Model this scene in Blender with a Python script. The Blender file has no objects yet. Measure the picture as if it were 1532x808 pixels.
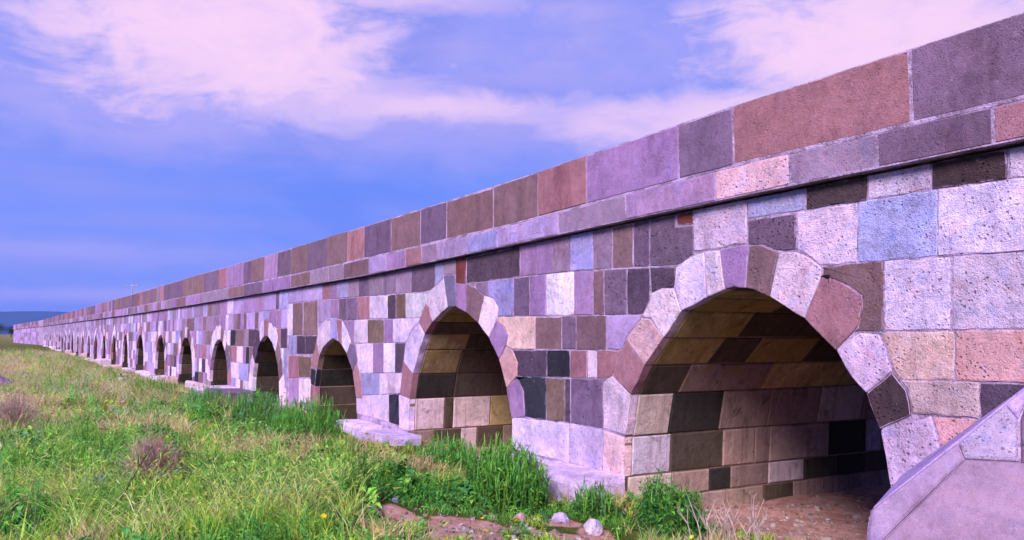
import bpy, math, random
import numpy as np
from mathutils import Vector, geometry
random.seed(7)
rng = np.random.default_rng(7)
R = math.radians
scene = bpy.context.scene
COL = scene.collection

# ---------------------------------------------------------------- camera
EYE, CAM_D = 1.62, 5.7
YAW, PITCH = R(30.276), R(4.2234)
cam = bpy.data.cameras.new('camera')
cam.sensor_width = 36.0
cam.lens = 36.0 * 1300.0 / 1532.0
cam.clip_start, cam.clip_end = 0.05, 40000.0
camo = bpy.data.objects.new('camera', cam)
COL.objects.link(camo)
camo.location = (0, -CAM_D, EYE)
_fw = Vector((-math.cos(YAW) * math.cos(PITCH), math.sin(YAW) * math.cos(PITCH), math.sin(PITCH)))
camo.rotation_euler = _fw.to_track_quat('-Z', 'Y').to_euler()
scene.camera = camo

# ---------------------------------------------------------------- sky, sun, exposure
EXPO = 0.6
SUN_EL, SUN_AZ = R(35), R(-49)        # direction towards the sun, azimuth from +X
world = bpy.data.worlds.new('World')
scene.world = world
world.use_nodes = True


class NT:
    """small helper to write node trees"""
    def __init__(self, tree):
        self.t = tree
        tree.nodes.clear()

    def n(self, typ, **kw):
        nd = self.t.nodes.new(typ)
        for k, v in kw.items():
            if k.startswith('i_'):
                key = k[2:]
                key = int(key) if key.isdigit() else key.replace('_', ' ')
                self.put(nd.inputs[key], v)
            else:
                setattr(nd, k, v)
        return nd

    def put(self, sock, v):
        if isinstance(v, bpy.types.NodeSocket):
            self.t.links.new(v, sock)
        elif isinstance(v, bpy.types.Node):
            self.t.links.new(v.outputs[0], sock)
        else:
            sock.default_value = v

    def math(self, op, a, b=0.0, c=0.0, clamp=False):
        nd = self.t.nodes.new('ShaderNodeMath')
        nd.operation = op
        nd.use_clamp = clamp
        self.put(nd.inputs[0], a); self.put(nd.inputs[1], b); self.put(nd.inputs[2], c)
        return nd.outputs[0]

    def vmath(self, op, a, b=(0, 0, 0), out=0):
        nd = self.t.nodes.new('ShaderNodeVectorMath')
        nd.operation = op
        self.put(nd.inputs[0], a); self.put(nd.inputs[1], b)
        return nd.outputs[out]

    def scale(self, v, s):
        nd = self.t.nodes.new('ShaderNodeVectorMath')
        nd.operation = 'SCALE'
        self.put(nd.inputs[0], v); self.put(nd.inputs['Scale'], s)
        return nd.outputs[0]

    def noise(self, vec, scale, detail=3.0, rough=0.55, dist=0.0, color=False):
        nd = self.t.nodes.new('ShaderNodeTexNoise')
        self.put(nd.inputs['Vector'], vec)
        nd.inputs['Scale'].default_value = scale
        nd.inputs['Detail'].default_value = detail
        nd.inputs['Roughness'].default_value = rough
        nd.inputs['Distortion'].default_value = dist
        return nd.outputs['Color' if color else 0]

    def ramp(self, fac, lo, hi, a=0.0, b=1.0, smooth=True):
        nd = self.t.nodes.new('ShaderNodeMapRange')
        nd.interpolation_type = 'SMOOTHSTEP' if smooth else 'LINEAR'
        self.put(nd.inputs[0], fac)
        for i, v in zip((1, 2, 3, 4), (lo, hi, a, b)):
            self.put(nd.inputs[i], v)
        return nd.outputs[0]

    def mix(self, fac, a, b, mode='MIX'):
        nd = self.t.nodes.new('ShaderNodeMix')
        nd.data_type = 'RGBA'
        nd.blend_type = mode
        self.put(nd.inputs[0], fac)
        self.put(nd.inputs[6], a if not isinstance(a, tuple) else (*a[:3], 1))
        self.put(nd.inputs[7], b if not isinstance(b, tuple) else (*b[:3], 1))
        return nd.outputs[2]


def lin(c):
    return tuple(((v / 255) / 12.92 if v / 255 <= 0.04045 else ((v / 255 + 0.055) / 1.055) ** 2.4) for v in c)


def sk(c):
    """sky radiance that shows as colour c"""
    return tuple(v / 0.1 / 2 ** EXPO for v in lin(c))


def build_world():
    N = NT(world.node_tree)
    out = N.n('ShaderNodeOutputWorld')
    bg = N.n('ShaderNodeBackground')
    bg.inputs['Strength'].default_value = 0.1
    sky = N.n('ShaderNodeTexSky', sky_type='NISHITA')
    sky.sun_disc = False
    sky.sun_elevation = SUN_EL
    sky.sun_rotation = R(90) - SUN_AZ
    sky.altitude = 900
    sky.air_density, sky.dust_density, sky.ozone_density = 1.0, 0.6, 2.0
    d = N.n('ShaderNodeTexCoord').outputs['Generated']
    fx = N.vmath('DOT_PRODUCT', d, (-math.cos(YAW), math.sin(YAW), 0), 1)
    rx = N.vmath('DOT_PRODUCT', d, (math.sin(YAW), math.cos(YAW), 0), 1)
    az = N.math('ARCTAN2', rx, fx)
    sep = N.n('ShaderNodeSeparateXYZ', i_0=d)
    el = N.math('ARCSINE', sep.outputs[2])
    # cloud layer seen in perspective: project the direction onto a plane overhead
    k = N.math('ADD', N.math('MAXIMUM', sep.outputs[2], 0.0), 0.22)
    plane = N.n('ShaderNodeCombineXYZ', i_0=N.math('DIVIDE', fx, k), i_1=N.math('DIVIDE', rx, k), i_2=0.0).outputs[0]
    angv = N.n('ShaderNodeCombineXYZ', i_0=N.math('MULTIPLY', az, 1.0), i_1=N.math('MULTIPLY', el, 2.3), i_2=0.0).outputs[0]
    n_big = N.noise(plane, 1.15, 5, 0.55, 0.35)
    n_fine = N.noise(angv, 7.0, 6, 0.62, 0.8)
    n_mid = N.noise(angv, 2.6, 4, 0.55, 0.6)
    n_det = N.noise(angv, 17.0, 5, 0.65, 0.6)
    wob = N.math('ADD', N.math('MULTIPLY', N.math('SUBTRACT', n_det, 0.5), 0.7), N.math('ADD', N.math('MULTIPLY', N.math('SUBTRACT', n_fine, 0.5), 1.3), N.math('MULTIPLY', N.math('SUBTRACT', n_mid, 0.5), 1.2)))

    def blob(a, e, ra, re, soft=1.0):
        q = N.math('SQRT', N.math('ADD', N.math('POWER', N.math('ABSOLUTE', N.math('DIVIDE', N.math('SUBTRACT', az, a), ra)), 2.0),
                                  N.math('POWER', N.math('ABSOLUTE', N.math('DIVIDE', N.math('SUBTRACT', el, e), re)), 2.0)))
        q = N.math('ADD', q, N.math('MULTIPLY', wob, 1.25))
        return N.ramp(q, 1.3, 0.25, 0.0, soft)
    cl = None
    for b in ((-0.30, 0.325, 0.27, 0.105, 1.0), (-0.22, 0.27, 0.2, 0.07, 0.75), (-0.10, 0.258, 0.26, 0.032, 0.85), (0.02, 0.25, 0.17, 0.024, 0.7), (0.16, 0.238, 0.2, 0.04, 0.85), (-0.05, 0.24, 0.45, 0.06, 0.4), (0.05, 0.32, 0.4, 0.08, 0.42), (-0.42, 0.24, 0.22, 0.06, 0.5),
              (0.42, 0.32, 0.24, 0.10, 1.0), (0.25, 0.235, 0.16, 0.05, 0.9), (0.62, 0.3, 0.25, 0.12, 0.9),
              (-0.16, 0.375, 0.22, 0.03, 0.75), (0.05, 0.36, 0.2, 0.03, 0.45), (-0.5, 0.085, 0.3, 0.02, 0.35), (-0.35, 0.04, 0.5, 0.014, 0.5)):
        v = blob(*b)
        cl = v if cl is None else N.math('MAXIMUM', cl, v)
    # the same broken cover goes on over the rest of the sky
    gen = N.ramp(n_big, 0.5, 0.68, 0.0, 0.95)
    away = N.math('MAXIMUM', N.ramp(N.math('ABSOLUTE', az), 0.55, 0.85), N.ramp(el, 0.38, 0.5))
    thin = N.math('MULTIPLY', N.ramp(n_mid, 0.5, 0.75), 0.24)
    cl = N.math('MAXIMUM', N.math('MAXIMUM', cl, N.math('MULTIPLY', gen, away)), thin)
    streak = N.noise(N.vmath('MULTIPLY', angv, (1.2, 9.0, 1.0)), 1.6, 4, 0.55, 0.3)
    base = N.vmath('MULTIPLY', sky.outputs[0], SKY_TINT)
    flat = N.mix(N.ramp(el, 0.0, 0.5), sk((126, 154, 255)), sk((96, 138, 255)))
    blue = N.mix(0.95, base, flat)
    blue = N.mix(N.math('MULTIPLY', N.ramp(streak, 0.42, 0.66), 0.42), blue, sk((158, 160, 248)))
    blue = N.mix(N.math('MULTIPLY', N.ramp(n_mid, 0.55, 0.32), 0.6), blue, sk((94, 132, 246)))
    shade = N.mix(N.ramp(N.math('ADD', N.math('ADD', N.math('MULTIPLY', n_fine, 0.7), N.math('MULTIPLY', n_det, 0.25)), N.math('MULTIPLY', cl, 0.45)), 0.5, 0.98),
                  sk((190, 178, 248)), sk((254, 217, 251)))
    grey = N.math('MULTIPLY', N.ramp(N.math('ADD', N.math('MULTIPLY', n_mid, .6), N.math('MULTIPLY', n_fine, .4)), 0.42, 0.6), N.ramp(el, 0.1, 0.32, 0.12, 0.6))
    blue = N.mix(grey, blue, sk((138, 146, 238)))
    col = N.mix(cl, blue, shade)
    N.put(bg.inputs['Color'], col)
    N.put(out.inputs['Surface'], bg.outputs[0])


SKY_TINT = (0.95, 0.8, 1.15)
build_world()
sun = bpy.data.lights.new('sun', 'SUN')
sun.energy = 4.0
sun.angle = R(22)
sun.color = (1.0, 0.93, 0.97)
suno = bpy.data.objects.new('sun', sun)
COL.objects.link(suno)
_sd = Vector((math.cos(SUN_EL) * math.cos(SUN_AZ), math.cos(SUN_EL) * math.sin(SUN_AZ), math.sin(SUN_EL)))
suno.rotation_euler = (-_sd).to_track_quat('-Z', 'Y').to_euler()
suno.location = (0, 0, 30)
vs = scene.view_settings
vs.view_transform = 'Standard'
vs.look = 'None'
vs.gamma = 1.0
vs.use_curve_mapping = False
vs.exposure = EXPO
scene.cycles.max_bounces = 6
scene.cycles.diffuse_bounces = 4
scene.cycles.transmission_bounces = 3
scene.cycles.use_adaptive_sampling = True
scene.cycles.adaptive_threshold = 0.03
scene.cycles.use_denoising = True

# ---------------------------------------------------------------- survey of the bridge face, metres: (x along the wall, z up)
WALL = [
 ('bl', [(-5.589,2.874),(-4.935,2.885),(-4.942,2.642),(-5.596,2.644)]),
 ('bd', [(-4.935,2.885),(-4.333,2.892),(-4.341,2.645),(-4.942,2.642)]),
 ('w', [(-4.333,2.892),(-3.801,2.895),(-3.81,2.651),(-4.341,2.645)]),
 ('bd', [(-3.801,2.895),(-3.247,2.897),(-3.258,2.642),(-3.81,2.651)]),
 ('wc', [(-3.247,2.897),(-3.023,2.898),(-3.035,2.638),(-3.258,2.642)]),
 ('wc', [(-6.289,2.866),(-5.589,2.878),(-5.603,2.375),(-6.299,2.414)]),
 ('bb', [(-4.432,2.644),(-3.758,2.65),(-3.777,2.168),(-4.449,2.169)]),
 ('w', [(-3.758,2.65),(-3.035,2.638),(-3.056,2.154),(-3.777,2.168)]),
 ('wp', [(-5.034,2.642),(-4.432,2.647),(-4.449,2.168),(-5.049,2.165)]),
 ('pu', [(-5.588,2.637),(-5.041,2.631),(-5.051,2.323),(-5.595,2.356)]),
 ('br', [(-4.787,2.166),(-4.217,2.177),(-4.236,1.64),(-4.805,1.628)]),
 ('w', [(-4.217,2.177),(-3.676,2.166),(-3.697,1.645),(-4.236,1.64)]),
 ('wc', [(-3.676,2.166),(-3.056,2.154),(-3.078,1.651),(-3.697,1.645)]),
 ('wc', [(-4.425,1.636),(-4.259,1.64),(-4.272,1.28),(-4.437,1.275)]),
 ('cr', [(-4.259,1.64),(-3.667,1.646),(-3.681,1.297),(-4.272,1.28)]),
 ('or', [(-3.667,1.646),(-3.078,1.651),(-3.093,1.308),(-3.681,1.297)]),
 ('cg', [(-4.17,1.283),(-3.504,1.301),(-3.515,1.045),(-4.179,1.039)]),
 ('pd', [(-3.504,1.301),(-3.093,1.308),(-3.104,1.056),(-3.515,1.045)]),
 ('or', [(-3.94,1.041),(-3.515,1.045),(-3.525,0.806),(-3.949,0.807)]),
 ('wp', [(-3.515,1.045),(-3.104,1.056),(-3.115,0.805),(-3.525,0.806)]),
 ('wp', [(-3.871,0.807),(-3.506,0.806),(-3.521,0.452),(-3.884,0.464)]),
 ('w', [(-3.506,0.806),(-3.115,0.805),(-3.131,0.44),(-3.521,0.452)]),
 ('cr', [(-4.233,0.475),(-3.662,0.457),(-3.675,0.117),(-4.244,0.164)]),
 ('wp', [(-3.662,0.457),(-3.131,0.44),(-3.147,0.074),(-3.675,0.117)]),
 ('pd', [(-11.058,2.792),(-9.559,2.816),(-9.56,2.35),(-11.054,2.338)]),
 ('ma', [(-9.559,2.816),(-9.152,2.821),(-9.154,2.351),(-9.56,2.35)]),
 ('ma', [(-9.152,2.821),(-8.785,2.825),(-8.788,2.352),(-9.154,2.351)]),
 ('gm', [(-8.785,2.825),(-8.41,2.831),(-8.414,2.353),(-8.788,2.352)]),
 ('bl', [(-8.41,2.831),(-7.953,2.838),(-7.959,2.338),(-8.414,2.353)]),
 ('gm', [(-7.953,2.838),(-7.591,2.844),(-7.598,2.326),(-7.959,2.338)]),
 ('br', [(-7.591,2.844),(-7.217,2.849),(-7.226,2.316),(-7.598,2.326)]),
 ('pu', [(-7.217,2.849),(-6.952,2.853),(-6.962,2.311),(-7.226,2.316)]),
 ('pu', [(-6.953,2.841),(-6.54,2.846),(-6.543,2.686),(-6.293,2.672),(-6.302,2.286),(-6.962,2.311)]),
 ('rd', [(-6.54,2.852),(-6.289,2.866),(-6.293,2.672),(-6.543,2.686)]),
 ('gm', [(-10.768,2.342),(-10.417,2.346),(-10.415,1.854),(-10.765,1.856)]),
 ('bl', [(-10.417,2.346),(-9.712,2.35),(-9.712,1.848),(-10.415,1.854)]),
 ('pu', [(-9.712,2.35),(-9.313,2.351),(-9.314,1.843),(-9.712,1.848)]),
 ('ma', [(-9.313,2.351),(-8.938,2.352),(-8.94,1.839),(-9.314,1.843)]),
 ('ww', [(-8.938,2.352),(-8.331,2.35),(-8.336,1.832),(-8.94,1.839)]),
 ('ma', [(-8.331,2.35),(-7.959,2.338),(-7.965,1.828),(-8.336,1.832)]),
 ('br', [(-7.959,2.338),(-7.745,2.331),(-7.751,1.825),(-7.965,1.828)]),
 ('pu', [(-7.745,2.331),(-7.339,2.319),(-7.347,1.826),(-7.751,1.825)]),
 ('pd', [(-7.339,2.319),(-6.962,2.311),(-6.971,1.827),(-7.347,1.826)]),
 ('pd', [(-6.962,2.311),(-6.377,2.3),(-6.387,1.826),(-6.971,1.827)]),
 ('cr', [(-10.228,1.853),(-9.187,1.842),(-9.189,1.43),(-10.226,1.407)]),
 ('br', [(-9.187,1.842),(-8.588,1.835),(-8.591,1.437),(-9.189,1.43)]),
 ('pu', [(-8.588,1.835),(-8.282,1.831),(-8.285,1.44),(-8.591,1.437)]),
 ('br', [(-8.282,1.831),(-7.715,1.825),(-7.72,1.447),(-8.285,1.44)]),
 ('li', [(-7.715,1.825),(-6.783,1.826),(-6.79,1.46),(-7.72,1.447)]),
 ('pd', [(-9.903,1.414),(-8.927,1.433),(-8.929,1.103),(-9.902,1.078)]),
 ('bk', [(-8.927,1.433),(-8.422,1.439),(-8.425,1.111),(-8.929,1.103)]),
 ('ro', [(-8.422,1.439),(-8.073,1.443),(-8.077,1.117),(-8.425,1.111)]),
 ('wp', [(-8.073,1.443),(-7.894,1.445),(-7.897,1.124),(-8.077,1.117)]),
 ('ro', [(-7.894,1.445),(-7.107,1.455),(-7.112,1.153),(-7.897,1.124)]),
 ('bk', [(-9.695,1.083),(-8.944,1.103),(-8.947,0.584),(-9.696,0.559)]),
 ('oc', [(-8.944,1.103),(-8.537,1.11),(-8.541,0.593),(-8.947,0.584)]),
 ('pd', [(-8.537,1.11),(-8.411,1.112),(-8.416,0.592),(-8.541,0.593)]),
 ('pu', [(-8.411,1.112),(-7.785,1.128),(-7.792,0.586),(-8.416,0.592)]),
 ('wp', [(-7.785,1.128),(-7.508,1.138),(-7.516,0.586),(-7.792,0.586)]),
 ('w', [(-9.764,0.555),(-8.457,0.592),(-8.461,0.132),(-9.764,0.147)]),
 ('w', [(-8.457,0.592),(-7.78,0.586),(-7.786,0.124),(-8.461,0.132)]),
 ('li', [(-20.079,2.738),(-18.927,2.734),(-18.903,2.333),(-20.05,2.317)]),
 ('li', [(-18.927,2.734),(-17.615,2.729),(-17.594,2.33),(-18.903,2.333)]),
 ('ro', [(-17.615,2.729),(-17.098,2.728),(-17.079,2.328),(-17.594,2.33)]),
 ('ma', [(-17.098,2.728),(-16.647,2.726),(-16.629,2.324),(-17.079,2.328)]),
 ('bl', [(-16.647,2.726),(-16.024,2.724),(-16.008,2.318),(-16.629,2.324)]),
 ('gm', [(-16.024,2.724),(-15.475,2.722),(-15.46,2.313),(-16.008,2.318)]),
 ('pu', [(-15.475,2.722),(-14.922,2.72),(-14.908,2.308),(-15.46,2.313)]),
 ('gm', [(-14.922,2.72),(-14.244,2.727),(-14.232,2.301),(-14.908,2.308)]),
 ('gm', [(-14.244,2.727),(-13.644,2.74),(-13.632,2.295),(-14.232,2.301)]),
 ('gm', [(-13.644,2.74),(-13.028,2.752),(-13.019,2.29),(-13.632,2.295)]),
 ('pu', [(-13.028,2.752),(-12.112,2.771),(-12.104,2.284),(-13.019,2.29)]),
 ('bl', [(-12.112,2.771),(-11.828,2.777),(-11.822,2.282),(-12.104,2.284)]),
 ('gm', [(-11.828,2.759),(-11.4,2.766),(-11.397,2.49),(-11.825,2.516)]),
 ('rd', [(-11.4,2.766),(-11.079,2.77),(-11.075,2.346),(-11.396,2.363)]),
 ('li', [(-17.862,2.33),(-17.079,2.328),(-17.057,1.858),(-17.836,1.844)]),
 ('ma', [(-17.079,2.328),(-16.549,2.323),(-16.529,1.868),(-17.057,1.858)]),
 ('pu', [(-16.549,2.323),(-16.083,2.319),(-16.065,1.877),(-16.529,1.868)]),
 ('pu', [(-16.083,2.319),(-15.495,2.314),(-15.48,1.888),(-16.065,1.877)]),
 ('ro', [(-15.495,2.314),(-14.875,2.307),(-14.861,1.887),(-15.48,1.888)]),
 ('ww', [(-14.875,2.307),(-14.017,2.298),(-14.006,1.88),(-14.861,1.887)]),
 ('pd', [(-14.017,2.298),(-13.632,2.295),(-13.622,1.877),(-14.006,1.88)]),
 ('oc', [(-13.632,2.295),(-13.237,2.292),(-13.227,1.876),(-13.622,1.877)]),
 ('ww', [(-13.237,2.292),(-12.25,2.284),(-12.243,1.88),(-13.227,1.876)]),
 ('ma', [(-16.333,1.872),(-15.659,1.885),(-15.642,1.446),(-16.314,1.435)]),
 ('wp', [(-15.659,1.885),(-14.961,1.888),(-14.947,1.456),(-15.642,1.446)]),
 ('oc', [(-14.961,1.888),(-14.158,1.881),(-14.146,1.468),(-14.947,1.456)]),
 ('ma', [(-14.158,1.881),(-13.767,1.878),(-13.757,1.473),(-14.146,1.468)]),
 ('w', [(-13.767,1.878),(-12.366,1.88),(-12.359,1.496),(-13.757,1.473)]),
 ('br', [(-18.903,2.327),(-17.906,2.323),(-17.868,1.592),(-18.858,1.576)]),
 ('br', [(-19.726,2.322),(-18.952,2.329),(-18.909,1.605),(-19.678,1.59)]),
 ('bl', [(-20.002,1.589),(-19.364,1.59),(-19.338,1.172),(-19.973,1.159)]),
 ('pd', [(-19.364,1.59),(-18.712,1.591),(-18.688,1.184),(-19.338,1.172)]),
 ('pd', [(-18.712,1.591),(-17.823,1.592),(-17.983,1.198),(-18.688,1.184)]),
 ('ww', [(-20.161,2.32),(-19.726,2.322),(-19.678,1.59),(-20.111,1.589)]),
 ('w', [(-15.861,1.443),(-14.683,1.46),(-14.665,0.926),(-15.838,0.871)]),
 ('ma', [(-14.683,1.46),(-14.177,1.467),(-14.162,0.948),(-14.665,0.926)]),
 ('ww', [(-14.177,1.467),(-13.67,1.474),(-13.657,0.97),(-14.162,0.948)]),
 ('pd', [(-13.67,1.474),(-13.136,1.483),(-13.125,0.993),(-13.657,0.97)]),
 ('ro', [(-19.971,1.128),(-19.183,1.145),(-19.152,0.643),(-19.936,0.609)]),
 ('oc', [(-19.183,1.145),(-18.256,1.136),(-18.232,0.698),(-19.153,0.658)]),
 ('bl', [(-15.549,0.887),(-14.347,0.94),(-14.336,0.571),(-15.533,0.481)]),
 ('wp', [(-14.347,0.94),(-13.235,0.988),(-13.227,0.654),(-14.336,0.571)]),
 ('wp', [(-15.605,0.475),(-13.911,0.603),(-13.898,0.125),(-15.592,0.155)]),
 ('bk', [(-13.911,0.603),(-13.421,0.64),(-13.408,0.117),(-13.898,0.125)]),
 ('wp', [(-13.421,0.64),(-13.064,0.666),(-13.052,0.111),(-13.408,0.117)]),
 ('ma', [(-19.935,0.594),(-19.151,0.629),(-19.121,0.145),(-19.904,0.124)]),
 ('wp', [(-19.151,0.629),(-18.23,0.669),(-18.063,0.159),(-19.119,0.116)]),
]
VOUS1 = [
 ('cr', [(-7.78,0.579),(-7.402,0.538),(-7.431,0.117),(-7.811,0.121)]),
 ('wp', [(-7.786,1.093),(-7.614,1.173),(-7.405,1.055),(-7.292,0.985),(-7.39,0.553),(-7.78,0.593)]),
 ('ro', [(-7.363,1.556),(-7.056,1.298),(-7.292,0.985),(-7.602,1.174),(-7.505,1.37)]),
 ('pe', [(-7.363,1.571),(-7.101,1.793),(-6.951,1.776),(-6.757,1.58),(-7.056,1.298)]),
 ('wp', [(-7.101,1.799),(-6.969,1.961),(-6.935,2.042),(-6.767,2.082),(-6.596,2.074),(-6.483,1.841),(-6.757,1.58),(-6.951,1.776)]),
 ('w', [(-6.585,2.093),(-6.562,2.277),(-6.347,2.366),(-6.151,2.402),(-6.134,1.959),(-6.483,1.841)]),
 ('wp', [(-6.151,2.402),(-5.946,2.404),(-5.887,2.023),(-6.134,1.959)]),
 ('ma', [(-5.946,2.404),(-5.75,2.424),(-5.578,2.414),(-5.629,2.024),(-5.776,2.043),(-5.887,2.023)]),
 ('br', [(-5.578,2.414),(-5.412,2.4),(-5.292,2.348),(-5.233,2.315),(-5.349,1.936),(-5.502,1.995),(-5.629,2.024)]),
 ('wp', [(-5.233,2.315),(-5.058,2.318),(-4.906,2.25),(-4.775,2.142),(-4.79,2.089),(-4.977,1.746),(-5.166,1.839),(-5.349,1.936)]),
 ('ro', [(-4.79,2.089),(-4.686,2.062),(-4.523,1.995),(-4.421,1.918),(-4.412,1.825),(-4.46,1.671),(-4.672,1.488),(-4.977,1.746)]),
 ('wp', [(-4.672,1.488),(-4.449,1.641),(-4.271,1.625),(-4.198,1.446),(-4.167,1.344),(-4.405,1.168),(-4.535,1.284)]),
 ('bd', [(-4.405,1.168),(-4.167,1.344),(-4.051,1.217),(-4.02,1.032),(-4.291,0.906)]),
 ('wp', [(-4.291,0.906),(-3.867,1.049),(-3.809,0.826),(-3.863,0.486),(-4.201,0.432)]),
 ('w', [(-4.201,0.432),(-3.863,0.486),(-3.861,0.15),(-4.186,0.084)]),
]
OPEN1 = [(-7.463,-0.483),(-7.431,0.117),(-7.402,0.538),(-7.292,0.985),(-7.056,1.298),(-6.757,1.58),(-6.483,1.841),(-6.134,1.959),(-5.887,2.023),(-5.776,2.043),(-5.629,2.024),(-5.502,1.995),(-5.349,1.936),(-5.166,1.839),(-4.977,1.746),(-4.672,1.488),(-4.535,1.284),(-4.405,1.168),(-4.291,0.906),(-4.201,0.432),(-4.186,0.084)]
VOUS2 = [
 ('wp', [(-13.477,0.626),(-13.036,0.577),(-13.078,0.061),(-13.435,0.06)]),
 ('ro', [(-13.294,1.171),(-12.911,0.978),(-13.036,0.577),(-13.449,0.638)]),
 ('w', [(-13.218,1.467),(-12.979,1.685),(-12.693,1.8),(-12.461,1.62),(-12.659,1.367),(-12.911,0.978),(-13.294,1.171)]),
 ('ro', [(-12.444,2.09),(-12.319,2.034),(-12.193,1.805),(-12.461,1.62),(-12.693,1.811)]),
 ('wp', [(-12.372,2.255),(-11.801,2.464),(-11.658,2.017),(-11.887,1.932),(-12.193,1.805),(-12.319,2.034)]),
 ('gs', [(-11.802,2.504),(-11.419,2.492),(-11.392,2.02),(-11.658,2.017)]),
 ('ma', [(-11.418,2.364),(-11.054,2.336),(-11.051,1.925),(-11.392,2.02)]),
 ('br', [(-11.054,2.336),(-10.768,2.265),(-10.512,2.152),(-10.685,1.768),(-11.051,1.925)]),
 ('wp', [(-10.512,2.152),(-10.265,2.106),(-10.118,1.976),(-10.154,1.798),(-10.376,1.566),(-10.685,1.768)]),
 ('ma', [(-10.154,1.798),(-9.938,1.708),(-9.868,1.603),(-9.92,1.471),(-10.098,1.284),(-10.376,1.566)]),
 ('or', [(-9.92,1.463),(-9.747,1.422),(-9.611,1.253),(-9.628,1.083),(-9.902,0.915),(-10.098,1.284)]),
 ('ma', [(-9.902,0.915),(-9.628,1.066),(-9.463,0.897),(-9.431,0.582),(-9.764,0.538)]),
]
OPEN2 = [(-13.121,-0.423),(-13.078,0.061),(-13.036,0.577),(-12.911,0.978),(-12.659,1.367),(-12.461,1.62),(-12.193,1.805),(-11.887,1.932),(-11.658,2.017),(-11.392,2.02),(-11.051,1.925),(-10.685,1.768),(-10.376,1.566),(-10.098,1.284),(-9.902,0.915),(-9.764,0.538),(-9.747,-0.004)]
VOUS3 = [
 ('ro', [(-18.27,0.554),(-17.947,0.528),(-17.925,0.127),(-18.293,0.129)]),
 ('bk', [(-18.291,0.922),(-17.875,0.88),(-17.991,0.512),(-18.271,0.568)]),
 ('ro', [(-17.907,1.48),(-17.758,1.203),(-17.875,0.88),(-18.293,0.95)]),
 ('wp', [(-17.787,1.76),(-17.399,1.908),(-17.058,1.89),(-17.04,1.499),(-17.458,1.359),(-17.712,1.176),(-17.907,1.48)]),
 ('bl', [(-17.061,1.944),(-16.692,1.938),(-16.551,1.476),(-16.835,1.527),(-17.04,1.499)]),
 ('ro', [(-16.691,1.925),(-16.335,1.906),(-16.313,1.4),(-16.551,1.476)]),
 ('ww', [(-16.333,1.88),(-16.019,1.671),(-15.825,1.468),(-16.039,1.237),(-16.313,1.4)]),
 ('pu', [(-15.861,1.455),(-15.569,1.433),(-15.451,1.125),(-15.694,0.918),(-16.039,1.237)]),
 ('ro', [(-15.45,1.088),(-15.228,0.765),(-15.183,0.452),(-15.496,0.445),(-15.694,0.918)]),
]
OPEN3 = [(-17.904,-0.259),(-17.925,0.127),(-17.991,0.512),(-17.875,0.88),(-17.712,1.176),(-17.458,1.359),(-17.04,1.499),(-16.835,1.527),(-16.551,1.476),(-16.313,1.4),(-16.039,1.237),(-15.694,0.918),(-15.496,0.445),(-15.443,-0.042)]
PARAPET = [-3.015, -3.889, -5.672, -6.403, -7.958, -8.992, -10.124, -11.553, -12.49, -13.699, -14.972, -15.868, -17.089, -18.427, -19.626, -20.815, -22.035, -23.349, -24.251, -26.342, -27.366, -29.642, -33.489, -35.08]
PARAPET_C = ['pu', 'ro', 'pu', 'ma', 'ro', 'br', 'br', 'pu', 'br', 'pu', 'ro', 'br', 'pu', 'br', 'pu', 'ma', 'br', 'pu', 'ma', 'ro', 'pu', 'br', 'pu']
CORNICE = [-2.989, -3.285, -4.172, -5.013, -5.883, -7.222, -8.512, -9.98, -10.829, -11.842, -12.405, -13.011, -13.877, -14.671, -16.031, -16.917, -18.121, -19.586, -22.103, -24.036, -25.931, -30.169, -32.785]
CORNICE_C = ['ro', 'pu', 'gm', 'pe', 'ma', 'gm', 'li', 'bl', 'li', 'gm', 'ro', 'ma', 'li', 'br', 'gm', 'gm', 'br', 'ma', 'pu', 'br', 'gm', 'ma']

# ---------------------------------------------------------------- object helpers
def tag(o, label=None, cat=None, group=None, kind=None):
    if label: o['label'] = label
    if cat: o['category'] = cat
    if group: o['group'] = group
    if kind: o['kind'] = kind
    return o


def empty(name, loc):
    o = bpy.data.objects.new(name, None)
    COL.objects.link(o)
    o.location = loc
    o.empty_display_size = 0.3
    return o


PARENT_LOC = {}


def mesh_obj(name, verts, faces, mat, parent=None, tint=None, origin=None, smooth=False):
    """one mesh object; vertices are given in world metres; tint: one (r,g,b,rough) or one per face"""
    v = np.asarray(verts, dtype=np.float64)
    if origin is None:
        origin = (v.min(0) + v.max(0)) / 2
    origin = np.asarray(origin, dtype=np.float64)
    me = bpy.data.meshes.new(name)
    me.from_pydata((v - origin).tolist(), [], faces)
    if tint is not None:
        nf = len(me.polygons)
        if isinstance(tint, tuple):
            ca = np.tile(np.array(tint, dtype=np.float32), nf)
            sa = np.full(nf, random.random() * 50, dtype=np.float32)
        else:
            t = np.asarray(tint, dtype=np.float32)
            ca, sa = t[:, :4].ravel(), t[:, 4].copy()
        me.attributes.new('tint', 'FLOAT_COLOR', 'FACE')
        me.attributes['tint'].data.foreach_set('color', ca)
        me.attributes.new('seed', 'FLOAT', 'FACE')
        me.attributes['seed'].data.foreach_set('value', sa)
    me.materials.append(mat)
    if smooth:
        me.polygons.foreach_set('use_smooth', np.ones(len(me.polygons), dtype=bool))
    o = bpy.data.objects.new(name, me)
    COL.objects.link(o)
    wl = Vector(origin.tolist())
    if parent is not None:
        o.parent = parent
        o.location = wl - PARENT_LOC.get(parent.name, parent.location)
    else:
        o.location = wl
    PARENT_LOC[o.name] = wl
    return o


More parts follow.
